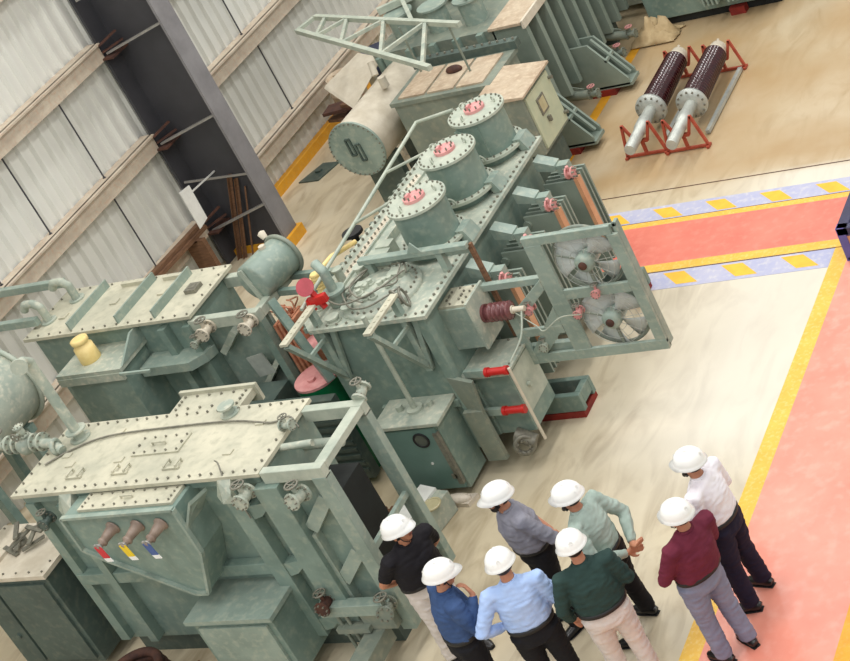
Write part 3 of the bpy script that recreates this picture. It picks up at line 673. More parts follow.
# instruments left of the manhole
b = MB(); b.cyl((-11.72, 12.95, 2.15), (-11.72, 12.95, 2.30), .1, 16); b.lathe([(.15, .13), (.18, .13)], (-11.72, 12.95, 2.15), (0, 0, 1), 18); b.pipe([(-11.72, 12.95, 2.3), (-11.73, 12.97, 2.55), (-11.85, 13.05, 2.62)], .055, 12)
b.build('instrument_stub', 'green2', TM)
for (x, y, r, h) in ((-11.95, 12.9, .05, .14), (-11.6, 13.35, .06, .16), (-11.5, 13.6, .08, .1), (-11.85, 13.3, .05, .2), (-11.45, 12.7, .05, .1), (-11.62, 12.62, .06, .05)):
    b = MB(); b.lathe([(0, r*1.4), (.02, r*1.4), (.021, r), (h, r), (h+.001, r*1.3), (h+.02, r*1.3)], (x, y, 2.145), (0, 0, 1), 12, sharp=True); b.build('instrument_stub', 'rim', TM)
for q in ((-11.55, -11.3, 13.45, 13.6, 2.145, 2.34), (-11.58, -11.4, 13.7, 13.85, 2.145, 2.3)):
    b = MB(); b.box(*q); b.build('junction_box', 'rim', TM)
b = MB(); b.lathe([(0, .03), (.02, .10), (.03, .10)], (-11.82, 12.72, 2.55), (.25, -.75, .6), 26, sharp=True); vr = b.build('relief_dial', 'crimson', TM, label='round crimson disc')
b = MB(); b.bar((-11.82, 12.74, 2.52), (-11.70, 12.70, 2.28), .05, .05); b.bar((-11.86, 12.68, 2.38), (-11.64, 12.72, 2.40), .07, .09); b.prism([(-11.9, 12.66, 2.3), (-11.78, 12.64, 2.3), (-11.84, 12.64, 2.44)], (0, .03, 0)); b.build('red_valve', 'red', vr, label='bright red valve body under the disc')
b = MB(); 
for i in range(6): b.lathe([(0, .05), (.02, .065), (.04, .05)], (-12.02, 13.15+.0*i, 2.2+.04*i), (0, 0, 1), 12)
b.pipe([(-12.2, 13.05, 2.3), (-12.0, 13.5, 2.4), (-11.95, 13.9, 2.3)], .03, 8); b.build('breather', 'canister', TM)
# lifting brackets on the front wall
for x in (-10.75, -11.80):
    b = MB(); b.bar((x, 12.64, 2.36), (x, 11.98, 2.36), .09, .03)
    for i in range(6): b.lathe([(0, .014), (.008, .014)], (x, 12.08+.09*i, 2.375), (0, 0, 1), 8, smooth=False)
    br = b.build('bracket_arm', 'lid', TM)
    b = MB(); b.bar((x, 12.58, 2.36), (x, 12.58, 1.42), .07, .07); b.bar((x, 12.02, 2.32), (x, 12.57, 1.46), .07, .05); b.bar((x+.015, 12.55, 2.0), (x, 12.24, 2.0), .03, .04)
    b.bar((x+.14, 12.58, 2.1), (x+.02, 12.57, 1.45), .06, .04)
    b.build('bracket_brace', 'green2', br)
# control cabinet on the front
cab = MB(); cab.box(-11.43, -10.72, 12.2, 12.62, .1, 1.0); cabo = cab.build('control_cabinet', 'green', TM, bevel=.006)
b = MB(); b.prism([(-11.50, 12.14, 1.0), (-10.66, 12.14, 1.0), (-10.66, 12.62, 1.0), (-11.50, 12.62, 1.0)], (0, 0, .05)); b.build('cabinet_roof', 'lid_green', cabo, bevel=.006)
b = MB(); b.box(-11.40, -10.76, 12.17, 12.2, .14, .97); dr = b.build('cabinet_door', mat('teal_door_paint', (112, 142, 134), (100, 130, 122), 2, .4), cabo)
b = MB(); b.ring((-10.98, 12.165, .82), (0, 1, 0), .085, .014, 24, 8); b.build('gauge_rim', 'black', dr)
b = MB(); b.lathe([(0, .078), (.01, .078)], (-10.98, 12.172, .82), (0, -1, 0), 24); b.build('gauge_glass', 'glass', dr)
b = MB(); b.lathe([(0, .015), (.012, .015)], (-11.0, 12.17, .5), (0, -1, 0), 10); b.build('door_lock', 'white', dr)
b = MB(); b.box(-10.80, -10.74, 12.15, 12.2, .2, .9); b.box(-10.84, -10.78, 12.15, 12.17, .28, .34); b.build('door_hinge', 'bolt', dr)
b = MB(); b.pipe([(-11.05, 12.4, 1.05), (-11.05, 12.4, 2.3)], .028, 10); b.lathe([(0, .09), (.03, .09)], (-11.05, 12.4, 1.05), (0, 0, 1), 16)
b.lathe([(0, .04), (.06, .04)], (-11.25, 12.42, 1.05), (0, 0, 1), 10); b.lathe([(0, .03), (.06, .03)], (-10.88, 12.45, 1.05), (0, 0, 1), 10); b.build('conduit', 'rim', TM)
# high voltage arm with mauve bushing
b = MB(); b.box(-10.62, -10.20, 12.88, 13.26, 1.40, 1.92); hv = b.build('side_box', 'green2', TM, bevel=.005)
b = MB(); b.box(-10.60, -10.22, 12.9, 13.24, 1.92, 1.95); edge_bolts(b, -10.57, -10.25, 12.93, 13.21, 1.95, .09, .014, .02); edge_bolts(b, -10.48, -10.33, 13.0, 13.14, 1.95, .08, .014, .02); b.build('box_cover', 'lid', hv)
b = MB(); b.box(-10.20, -10.17, 12.86, 13.28, 1.38, 1.97); b.build('mounting_plate', 'lid_green', hv)
b = MB(); b.lathe([(0, .10), (.03, .10), (.031, .07), (.06, .07)], (-10.17, 13.07, 1.69), (1, 0, 0), 20, sharp=True)
p = [(.06, .05)]
for i in range(5): p += [(.07+.055*i, .055), (.08+.055*i, .105), (.10+.055*i, .10), (.115+.055*i, .055)]
b.lathe(p, (-10.17, 13.07, 1.69), (1, 0, 0), 22); bu = b.build('bushing', 'mauve', hv, label='mauve ribbed insulator')
b = MB(); b.cyl((-9.85, 13.07, 1.69), (-9.68, 13.07, 1.69), .03, 10); b.lathe([(0, .045), (.04, .045)], (-9.86, 13.07, 1.69), (1, 0, 0), 12); b.build('bushing_terminal', 'dust', bu)
b = MB(); b.wire([(-9.8, 13.05, 1.66), (-9.6, 13.0, 1.5), (-9.5, 12.95, 1.46), (-9.25, 12.95, 1.6), (-9.1, 13.1, 1.5)], .007); b.wire([(-9.72, 13.07, 1.69), (-9.72, 12.85, 1.5), (-9.84, 12.66, 1.34)], .012); b.build('test_lead', 'rim', TM)
# lower box
b = MB(); b.box(-10.56, -9.98, 12.7, 13.26, .38, 1.16); b.box(-10.45, -10.40, 12.66, 12.7, .4, 1.1); lw = b.build('lower_box', 'green', TM, bevel=.005)
b = MB(); b.box(-10.60, -9.95, 12.66, 13.28, 1.16, 1.19); edge_bolts(b, -10.56, -10.0, 12.7, 13.24, 1.19, .12, .014, .015); b.build('box_cover', 'lid_green', lw)
b = MB(); b.box(-9.98, -9.96, 12.74, 13.22, .6, 1.14); b.lathe([(0, .03), (.04, .03)], (-9.96, 12.9, .85), (1, 0, 0), 10); b.build('side_cover', 'rim', lw)
b = MB(); b.cyl((-10.2, 12.62, .42), (-10.0, 12.62, .3), .08, 14); b.ring((-10.1, 12.55, .32), (.4, -1, .2), .10, .03, 18, 8); b.boltring((-10.1, 12.52, .32), (.4, -1, .2), .07, 8, .014, .03)
b.build('drain_valve', 'bolt', TM)
b = MB(); b.prism([(-10.62, 12.56, 1.3), (-10.3, 12.5, 1.24), (-10.36, 12.5, .8), (-10.55, 12.56, .72)], (0, .05, 0)); b.box(-10.6, -10.36, 12.5, 12.56, .18, .86); b.build('jacking_bracket', 'grey_green', TM, bevel=.004)
# red post insulators with earthing pipe
for (z, x0) in ((1.28, -10.15), (.76, -10.18)):
    b = MB(); b.cyl((x0, 12.6, z), (x0+.26, 12.6, z), .042, 14); b.lathe([(0, .052), (.04, .052)], (x0, 12.6, z), (1, 0, 0), 14); b.lathe([(.23, .05), (.27, .05)], (x0, 12.6, z), (1, 0, 0), 14); pi_ = b.build('post_insulator', 'red', TM, label='bright red support insulator')
    b = MB(); b.bar((x0-.28, 12.64, z-.02), (x0, 12.6, z), .05, .08); b.build('support_arm', 'green2', pi_)
b = MB(); b.pipe([(-9.86, 12.6, 1.30), (-9.86, 12.6, .34)], .018, 10); b.build('earthing_pipe', 'dust', TM)
# radiator banks on the right side
for i, y in enumerate((13.62, 14.30, 14.98, 15.62)):
    b = MB()
    for j in range(5): b.box(-10.42, -10.0, y-.16+.08*j-.014, y-.16+.08*j+.014, .55, 1.72)
    b.cyl((-10.40, y-.2, 1.62), (-10.40, y+.2, 1.62), .05, 10); b.cyl((-10.40, y-.2, .62), (-10.40, y+.2, .62), .05, 10)
    rd = b.build('radiator', 'radiator', TM)
    b = MB(); b.box(-10.0, -9.95, y-.19, y-.09, .9, 1.74); b.build('radiator_edge', 'orange', rd, label='orange edge strip')  # plain orange strip on the outer edge of each bank
    b = MB(); b.prism([(-10.42, y-.16, 2.04), (-10.18, y-.16, 1.94), (-10.18, y-.16, 1.86), (-10.42, y-.16, 1.9)], (0, .16, 0)); b.box(-10.18, -10.04, y-.14, y-.02, 1.74, 1.92); b.build('pipe_hood', 'green2', rd)
    b = MB(); c = Vector((-10.05, y-.18, 1.83)); b.lathe([(0, .07), (.02, .07), (.021, .035), (.07, .035), (.071, .07), (.09, .07)], c, (1, 0, 0), 12, sharp=True); b.boltring(c+Vector((.09, 0, 0)), (1, 0, 0), .055, 6, .014, .03); b.boltring(c, (-1, 0, 0), .055, 6, .014, .03); b.cyl(c+Vector((.045, 0, 0)), c+Vector((.045, -.02, .1)), .02, 8); b.build('flange_valve', 'pink', rd, label='faded red flange valve')
# fan frame
Yf = 13.16
b = MB()
F = lambda x, z: (x, Yf, z)
def strip(pts, w=.07, d=.05): 
    for a, c in zip(pts[:-1], pts[1:]): b.bar(F(*a), F(*c), w, d, (0, 1, 0))
nf = [0]
def plate(pts, d=.04):
    nf[0] += 1; b.prism([(p[0], Yf-.0012*nf[0], p[1]) for p in pts], (0, d, 0))
plate([(-9.42, 2.46), (-8.40, 2.46), (-8.40, 2.36), (-9.42, 2.36)]); plate([(-9.42, 2.36), (-9.22, 2.36), (-9.22, .98), (-9.42, .98)])
plate([(-8.46, 2.36), (-8.34, 2.36), (-8.34, .98), (-8.46, .98)]); plate([(-9.22, 1.78), (-8.46, 1.78), (-8.46, 1.66), (-9.22, 1.66)]); plate([(-9.95, 1.02), (-8.34, 1.02), (-8.34, .90), (-9.95, .90)])
plate([(-9.95, 1.02), (-9.75, 1.02), (-9.42, 1.32), (-9.42, 1.60)]); plate([(-10.0, 1.52), (-9.42, 1.95), (-9.42, 1.82), (-10.0, 1.36)]); plate([(-9.9, 1.36), (-9.42, 1.36), (-9.42, 1.26), (-9.9, 1.26)])
plate([(-10.0, 1.52), (-9.9, 1.52), (-9.9, .9), (-10.0, .9)])
b.box(-8.38, -8.34, Yf+.04, Yf+.14, .92, 2.46); b.box(-9.42, -8.34, Yf+.04, Yf+.06, 2.42, 2.46); b.box(-9.42, -8.34, Yf+.04, Yf+.06, .9, .94)
b.box(-10.4, -9.42, Yf+.05, Yf+.12, 1.0, 1.10); b.box(-10.4, -9.42, Yf+.05, Yf+.12, 1.86, 1.94)
fr = b.build('fan_frame', 'green2', TM, bevel=.004)
for (xc, zc) in ((-8.84, 2.07), (-8.84, 1.34)):
    c = Vector((xc, Yf+.12, zc)); R = .372
    b = MB(); b.ring(c, (0, 1, 0), R, .022, 40, 8); b.lathe([(-.03, R), (.03, R)], c, (0, 1, 0), 40, closed=False); fan = b.build('fan_ring', 'grey_green', TM)
    b = MB(); b.lathe([(-.16, .0), (-.16, .075), (-.13, .105), (.10, .105), (.12, .0)], c, (0, 1, 0), 22); b.build('fan_motor', 'green2', fan)
    b = MB(); b.lathe([(-.18, .0), (-.18, .045), (-.155, .045)], c, (0, 1, 0), 14); b.build('motor_shaft', 'brownjunk', fan)
    for k in range(5):
        a0 = 2*PI*k/5+.5; b = MB(); vs = []
        for t_ in range(5):
            r = .09+t_/4*.265
            for s_ in range(5):
                a = a0+(s_/4-.5)*(1.0+.05*t_/4)+.12*t_/4; yy = (s_/4-.5)*-.10
                vs.append(c+Vector((math.cos(a)*r, yy-.02, math.sin(a)*r)))
        fs = [(i*5+j, i*5+j+1, (i+1)*5+j+1, (i+1)*5+j) for i in range(4) for j in range(4)]
        b.add(vs, fs, True); bl = b.build('fan_blade', 'blade', fan, recalc=False)
        so = bl.modifiers.new('thick', 'SOLIDIFY'); so.thickness = .008
    b = MB()
    for r in (.16, .25, .32): b.ring(c+Vector((0, -.10, 0)), (0, 1, 0), r, .003, 32, 5)
    for k in range(10):
        a = 2*PI*k/10; b.cyl(c+Vector((math.cos(a)*.09, -.10, math.sin(a)*.09)), c+Vector((math.cos(a)*.34, -.07, math.sin(a)*.37)), .003, 5)
    b.build('wire_guard', 'alu', fan)
    b = MB(); b.cyl(c+Vector((0, -.08, -.1)), c+Vector((0, -.08, -.36)), .02, 8); b.cyl(c+Vector((-.3, -.08, .12)), c+Vector((-.08, -.08, .04)), .012, 6); b.build('motor_stay', 'grey_green', fan)
for (x, z) in ((-9.72, 1.14), (-9.68, 1.62), (-8.84, 1.72), (-9.15, 1.5)): add_valve(TM, (x, Yf+.04, z), (0, -1, 0), .7, 'pink' if z > 1.4 else 'rim', name='pipe_flange')
# skids
for y in (13.32, 15.3):
    b = MB(); b.box(-12.0, -9.76, y, y+.07, .08, .30); b.box(-12.0, -9.76, y+.28, y+.35, .08, .30); b.box(-9.84, -9.76, y+.07, y+.28, .14, .30); b.box(-10.4, -10.3, y+.07, y+.28, .1, .3); sk = b.build('skid_beam', 'green', TM, bevel=.006)
    b = MB(); b.box(-11.9, -9.78, y-.01, y+.36, .0, .08); b.build('packing_plate', 'redox', sk)
# small conservator beside the middle machine
b = MB(); b.lathe([(-.02, .0), (0, .2), (.02, .235), (.56, .235), (.59, .2), (.61, 0)], (-13.07, 13.36, 2.29), (.22, 1, 0), 32); cv = b.build('conservator_drum', 'green2', TM)
b = MB(); b.ring((-12.95, 13.9, 2.29), (.22, 1, 0), .245, .028, 32, 6); b.build('drum_rim', 'grey_green', cv)
b = MB(); b.bar((-13.12, 13.33, 2.5), (-13.03, 13.33, 2.08), .06, .02, (0, 1, 0)); b.build('level_gauge', 'rim', cv)
b = MB(); b.lathe([(0, .04), (.04, .04)], (-13.0, 13.7, 2.52), (0, 0, 1), 10); b.lathe([(0, .035), (.08, .05), (.1, .02)], (-13.12, 13.95, 2.5), (-.4, .2, .6), 10); b.build('drum_cap', 'dust', cv)
for y in (13.5, 13.8):
    b = MB(); b.bar((-13.1, y, 2.06), (-12.0, y, 2.0), .07, .07); b.build('drum_arm', 'green', cv)
b = MB(); b.bar((-12.62, 13.0, 2.28), (-12.2, 12.75, 1.3), .09, .09); b.bar((-12.3, 12.9, 1.9), (-11.98, 12.9, 1.9), .06, .06); b.bar((-12.25, 12.85, 1.45), (-11.98, 12.9, 1.45), .06, .06); b.build('front_strut', 'green', TM)

# copper coil stack, green drum with faded red lids
t = thing('steel_drum', 'bright green drum topped with a pink lid, between the left machine and the middle one', 'drum', (-12.5, 12.9, 0))
b = MB(); b.lathe([(0, .25), (.02, .26), (.4, .255), (.42, .265), (.44, .255), (.84, .255), (.86, .265), (.88, .255), (1.23, .26), (1.25, .26)], (-12.5, 12.9, 0), (0, 0, 1), 32); b.build('drum_body', 'drumgreen', t)
b = MB(); b.lathe([(0, .27), (.03, .27)], (-12.5, 12.9, 1.25), (0, 0, 1), 32); b.lathe([(.03, .05), (.06, .05)], (-12.52, 12.82, 1.25), (0, 0, 1), 6, smooth=False); b.build('drum_lid', 'pink', t, label='faded pink lid')
b = MB(); b.lathe([(0, .2), (.03, .2)], (-12.47, 13.2, 1.52), (0, .05, 1), 28); b.lathe([(.03, .03), (.05, .03)], (-12.5, 13.22, 1.52), (0, 0, 1), 10); b.box(-12.5, -12.44, 13.2, 13.26, .0, 1.53); o = b.build('blanking_disc', 'pink', loc=(-12.47, 13.2, 0)); tag(o, 'round pink disc on a thin stand behind the green drum', 'disc')
t = thing('copper_winding', 'bundle of upright bare copper bars with frayed leads, between the left and middle machines', 'copper winding', (-12.75, 13.3, 0))
for i in range(5):
    b = MB(); b.box(-12.9+.05*i, -12.865+.05*i, 13.12+.02*i, 13.4+.02*i, .0, 1.86); b.build('copper_bar', 'copper', t)
b = MB(); rn = random.Random(11)
for i in range(16):
    x = rn.uniform(-12.88, -12.65); y = rn.uniform(13.12, 13.48); b.wire([(x, y, 1.84), (x+rn.uniform(-.08, .08), y+rn.uniform(-.05, .05), 1.94), (x+rn.uniform(-.16, .04), y+rn.uniform(-.06, .06), 1.97+rn.uniform(-.04, .04))], .010, 5, 3)
b.build('frayed_lead', 'copper', t)
# junk behind: dark flanges near the red disc
b = MB(); b.lathe([(0, .16), (.05, .16), (.06, .07), (.2, .07), (.21, .14), (.24, .14)], (-12.65, 14.75, 0), (0, 0, 1), 18); b.cyl((-12.65, 14.75, .24), (-12.65, 14.75, 1.9), .05, 10); b.lathe([(0, .13), (.04, .13)], (-12.65, 14.75, 1.9), (0, 0, 1), 16); o = b.build('flanged_pipe', 'black', loc=(-12.65, 14.75, 0)); tag(o, 'upright dark flanged pipe behind the small pale green drum tank', 'pipe')

# white gauge box standing on the floor by the cabinet
t = thing('gauge_box', 'white box with a round window on the floor behind the man in black', 'instrument box', (-11.0, 11.75, 0))
b = MB(); b.prism([(-11.28, 11.6, .0), (-10.93, 11.52, .0), (-10.83, 11.98, .0), (-11.18, 12.05, .0)], (0, 0, .28)); b.build('box', 'lid_green', t, bevel=.008)
b = MB(); b.prism([(-11.31, 11.58, .28), (-11.08, 11.52, .28), (-10.98, 12.0, .28), (-11.21, 12.07, .28)], (0, 0, .03)); b.build('box_lid', 'white', t)
b = MB(); b.ring((-10.93, 11.76, .29), (0, 0, 1), .10, .014, 24, 6); b.lathe([(0, .10), (.012, .10)], (-10.93, 11.76, .28), (0, 0, 1), 24); b.build('round_window', 'paleglass', t)
b = MB(); b.prism([(-11.05, 12.05, 0), (-10.7, 12.0, 0), (-10.65, 12.16, 0), (-11.0, 12.18, 0)], (0, 0, .05)); b.ball((-10.85, 12.08, .06), (.16, .07, .06)); o = b.build('plastic_sheet', 'poly', loc=(-10.9, 12.1, 0)); tag(o, 'crumpled white plastic sheet on the floor in front of the green control cabinet', 'plastic sheet')
# rusty pallets in the gap between front and middle machines
for i, (x, y) in enumerate(((-11.75, 11.65), (-12.7, 11.75))):
    t = thing('wooden_pallet', ('brown pallet in the dark gap just left of the white gauge box', 'brown pallet in the dark gap behind the foreground tank lid')[i], 'pallet', (x, y, 0), 'pallets between the machines')
    for j in range(5):
        b = MB(); b.box(x-.4+.18*j, x-.28+.18*j, y-.35, y+.3, .12, .15); b.build('slat', 'wood', t)
    for yy in (-.3, 0, .25):
        b = MB(); b.box(x-.4, x+.44, y+yy-.04, y+yy+.04, 0, .12); b.build('bearer', 'wood', t)

# ================================================================== REAR MACHINE
TG = thing('power_transformer', 'grey green transformer at the back with rusty tan top, side drum and tall ribbed wall', 'transformer', (-13.0, 19.6, 0), 'oil transformers on the shop floor')
b = MB(); b.box(-13.98, -12.42, 18.3, 19.22, .5, 1.68); bx = b.build('oil_box', 'grey_green', TG, bevel=.008)
b = MB(); b.box(-14.01, -12.39, 18.27, 19.25, 1.68, 1.74); b.build('box_rim', 'grey_green', bx)
for i in range(3):
    x = -13.9+.47*i; b = MB(); b.box(x, x+.42, 18.36, 19.12, 1.74, 1.765); b.build('top_panel', 'rust_lid', bx, label='rusty tan top panel')
b = MB(); b.box(-14.05, -12.35, 19.2, 19.34, 1.74, 1.86); b.bolts((-14.0, 19.27, 1.86), (-12.4, 19.27, 1.86), 14, .02, .03); b.build('top_rail', 'greendk', bx)
b = MB(); b.ball((-13.2, 18.85, 1.79), (.13, .08, .06)); b.build('top_handle', 'brownjunk', bx)
b = MB(); b.box(-12.42, -11.78, 17.86, 18.72, .78, 1.66); ki = b.build('control_kiosk', 'grey_green', TG, bevel=.008)
b = MB(); b.prism([(-12.45, 17.82, 1.66), (-11.72, 17.82, 1.66), (-11.72, 17.82, 1.69), (-12.45, 17.82, 1.74)], (0, .94, 0)); b.build('kiosk_roof', 'rust_lid', ki, label='tan dusty roof')
b = MB(); b.box(-11.78, -11.75, 17.92, 18.66, .84, 1.60); kd = b.build('kiosk_door', mat('cream_green_door', (196, 200, 170), (180, 188, 160), 4, .5), ki)
b = MB(); b.box(-11.75, -11.735, 18.12, 18.34, 1.22, 1.46); b.build('door_window', 'bolt', kd)
b = MB(); b.box(-11.735, -11.73, 18.15, 18.31, 1.25, 1.43); b.build('window_glass', 'paleglass', kd)
b = MB()
b.box(-11.75, -11.70, 18.2, 18.24, 1.08, 1.16); b.build('door_handle', 'bolt', kd)
for z in (.95, 1.5):
    b = MB(); b.cyl((-11.75, 18.64, z), (-11.69, 18.64, z), .025, 8); b.build('door_hinge', 'bolt', kd)
b = MB(); b.box(-12.4, -11.9, 17.95, 18.6, .3, .78); b.build('kiosk_plinth', 'greendk', ki)
b = MB(); b.box(-12.2, -12.1, 17.9, 18.0, 0, .8); b.box(-12.2, -12.1, 18.55, 18.65, 0, .8); b.build('kiosk_leg', 'greendk', ki)
# conservator drum
b = MB(); b.lathe([(0, .40), (1.75, .40), (1.85, .3), (1.88, 0)], (-14.62, 18.0, 1.32), (.02, 1, 0), 44); dr = b.build('conservator_drum', 'dust', TG)
b = MB(); b.lathe([(-.035, .43), (.0, .43)], (-14.62, 18.0, 1.32), (.02, 1, 0), 44); b.boltring((-14.62, 17.965, 1.32), (0, -1, 0), .41, 34, .014, .02); ef = b.build('end_cover', 'green2', dr)
b = MB()
for (dx, dz) in ((-.07, .05), (.05, -.05)):
    c = Vector((-14.62+dx, 17.955, 1.32+dz))
    for (p, q) in (((-.035, .13), (.035, .13)), ((.035, .13), (.035, -.13)), ((.035, -.13), (-.035, -.13)), ((-.035, -.13), (-.035, .13))): b.bar(c+Vector((p[0], 0, p[1])), c+Vector((q[0], 0, q[1])), .022, .03, (0, 1, 0))
b.build('end_handle', 'greendk', ef)
for y in (18.3, 19.3):
    b = MB(); b.box(-14.9, -14.34, y, y+.12, .0, 1.0); b.build('drum_saddle', 'greendk', dr)
b = MB(); b.cyl((-14.4, 18.9, 1.72), (-14.4, 18.9, 1.88), .06, 12); b.cyl((-14.7, 19.2, 1.78), (-14.75, 19.3, 1.95), .05, 10); b.build('drum_stub', 'dust', dr)
# pale flat panels propped behind the drum
PLATE = [(-15.95, 19.6, 1.56), (-15.28, 19.15, 1.35), (-14.95, 19.8, 1.72), (-15.53, 20.1, 1.74)]
b = MB(); b.prism(PLATE, (.02, .03, .03)); b.bar((-15.5, 20.1, 0), (-15.45, 20.1, 1.4), .1, .1); b.bar((-15.7, 19.9, .0), (-15.7, 19.9, 1.25), .08, .08)
o = b.build('cover_sheet', 'dust', loc=(-15.5, 20, 0)); tag(o, 'large pale cream plate tilted behind the round drum end', 'metal plate')
b = MB(); b.prism([(-15.1, 19.75, 1.34), (-14.6, 19.72, 1.42), (-14.25, 20.3, 1.68), (-14.7, 20.4, 1.62)], (.02, .02, .04)); b.bar((-14.7, 20.2, 0), (-14.7, 20.2, 1.6), .1, .1)
for (x, y) in ((-14.85, 19.95), (-14.7, 20.1), (-14.5, 20.25)): b.box(x-.05, x+.05, y-.03, y+.03, 1.58, 1.68)
o = b.build('cover_sheet', 'dust', loc=(-14.7, 20, 0)); tag(o, 'smaller cream plate with dark slots, leaning against the rusty-topped box', 'metal plate')
# ribbed tank wall, top and pipes
b = MB(); b.box(-15.0, -12.95, 19.75, 23.0, .3, 1.84); b.build('tank', 'grey_green', TG)
b = MB(); b.prism([(-13.0, 19.7, 1.84), (-12.45, 19.7, 1.84), (-12.45, 22.9, 1.84), (-13.0, 22.9, 1.84)], (0, 0, .04)); b.build('top_plate', 'rust_lid', TG)
b = MB(); b.box(-12.46, -12.42, 19.7, 22.9, 1.78, 1.90); b.build('top_edge', 'dust', TG)
for i in range(9):
    y = 19.75+.36*i; b = MB(); b.box(-12.98, -12.44, y, y+.10, .42, 1.84); b.build('tank_rib', 'radiator', TG, bevel=.004)
for i, y in enumerate((20.28, 20.86, 21.44, 22.0)):
    b = MB(); b.cyl((-12.9, y, .38), (-12.28, y, .30), .07, 14); b.prism([(-12.85, y, .44), (-12.32, y, .40), (-12.85, y, .60)], (0, .015, 0)); pp_ = b.build('drain_pipe', 'grey_green', TG)
    v = add_valve(TG, (-12.28, y, .30), (1, 0, 0), 1.0, 'grey_green', wheel='pink')
for (y) in (19.15, 20.72):
    b = MB(); b.prism([(-12.75, y, .85), (-12.25, y, .85), (-11.83, y, .22), (-11.83, y, .12), (-12.75, y, .12)], (0, .04, 0)); b.prism([(-12.75, y+.28, .85), (-12.25, y+.28, .85), (-11.83, y+.28, .22), (-11.83, y+.28, .12), (-12.75, y+.28, .12)], (0, .04, 0)); b.box(-12.75, -11.8, y, y+.32, .10, .15)
    b.bar((-12.25, y+.16, .86), (-11.84, y+.16, .24), .04, .05, (0, 1, 0)); b.bar((-12.06, y, .55), (-12.06, y+.3, .55), .04, .04)
    sk = b.build('jacking_pad', 'radiator', TG)
    b = MB(); b.box(-12.5, -12.1, y-.02, y+.3, 0, .10); b.build('packing_block', 'redox', sk, label='red oxide block under the pad')
b = MB(); b.box(-14.9, -12.7, 19.2, 19.4, 0, .3); b.box(-14.9, -12.7, 22.4, 22.6, 0, .3); b.build('skid_beam', 'greendk', TG)
b = MB(); b.cyl((-14.35, 21.2, 2.0), (-12.95, 21.2, 2.0), .16, 18)
for x in (-14.6, -14.0, -13.4): b.cyl((x, 20.2, 1.84), (x, 20.2, 2.2), .18, 20); b.cyl((x, 20.2, 2.2), (x, 20.2, 2.23), .23, 20)
b.build('turret', 'green2', TG)
b = MB(); b.pipe([(-14.9, 19.72, .4), (-14.9, 19.72, 1.8)], .06, 10)
for i in range(5): b.box(-14.8+.4*i, -14.7+.4*i, 19.66, 19.75, .4, 1.84)
b.build('front_rib', 'green', TG)
# lifted steel truss frame lying over the rear machine
t = thing('lattice_frame', 'cream lattice steel frame on top of the rear machine, pointing at the wall', 'steel frame', (-14.5, 19.8, 2.3))
Pz = 2.50
A = [Vector((-15.96, 19.69, Pz)), Vector((-15.84, 20.05, Pz)), Vector((-12.67, 18.67, Pz)), Vector((-12.59, 17.52, Pz))]
b = MB(); b.bar(A[0], A[3], .07, .07); b.build('chord', 'rim', t); b = MB(); b.bar(A[1], A[2], .07, .07); b.build('chord', 'rim', t)
b = MB(); b.bar(A[0], A[1], .07, .05); b.build('end_bar', 'rim', t)
for (u, v) in ((.08, .16), (.24, .16), (.24, .36), (.50, .36), (.50, .66), (.78, .66), (.78, .95)):
    b = MB(); b.bar(A[1].lerp(A[2], u), A[0].lerp(A[3], v), .05, .05); b.build('lattice_bar', 'lid_green', t)
for (x, y) in ((-13.85, 19.05), (-12.9, 18.75)):
    b = MB(); b.cyl((x, y, 1.74), (x, y, 2.48), .016, 10); b.build('prop', 'grey_green', t)
b = MB(); b.bar((-14.9, 20.2, 2.3), (-13.2, 21.3, 2.3), .08, .1); b.bar((-14.7, 20.6, 2.3), (-14.0, 19.6, 2.3), .06, .06); b.bar((-13.9, 21.2, 2.3), (-13.3, 20.0, 2.3), .06, .06); b.box(-14.7, -14.3, 20.5, 20.9, 1.84, 2.28)
b.build('cross_bar', 'rim', t)
# drums and junk by the wall behind
b = MB(); b.lathe([(0, .27), (.3, .28), (.31, .29), (.33, .28), (.62, .28), (.63, .29), (.65, .28), (.9, .27), (.91, .25), (.86, .24)], (-16.95, 21.3, .05), (.05, .0, 1), 26); b.lathe([(0, .05), (.03, .05)], (-17.05, 21.35, .93), (0, 0, 1), 10); o = b.build('steel_drum', 'rust_lid', loc=(-16.95, 21.3, 0)); tag(o, 'tan drum with a bung on top standing by the wall girts', 'drum')
b = MB(); b.lathe([(0, .27), (.3, .28), (.31, .29), (.33, .28), (.62, .28), (.63, .29), (.65, .28), (.9, .27)], (-16.7, 22.1, 0), (0, 0, 1), 26); o = b.build('plastic_drum', 'bluedrum', loc=(-16.7, 22.1, 0)); tag(o, 'dark blue drum behind the tan drum, under the lattice frame', 'drum')
rn = random.Random(8)
for i in range(14):
    x = rn.uniform(-16.9, -15.6); y = rn.uniform(20.45, 20.95); a = rn.uniform(-.3, .3); L = rn.uniform(.4, .7); z = .03+.055*i
    d = Vector((math.cos(a), math.sin(a), 0))*L/2; c = Vector((-16.4+.25*((i*7)%3-1), 20.7, z)); b = MB(); b.bar(c-d, c+d, .3, .05)
    o = b.build('scrap_timber', ('brownjunk', 'wood')[i % 2], loc=(x, y, 0)); tag(o, 'dark brown scrap piece heaped by the wall behind the round drum end', 'scrap wood', 'scrap heap behind the rear machine')

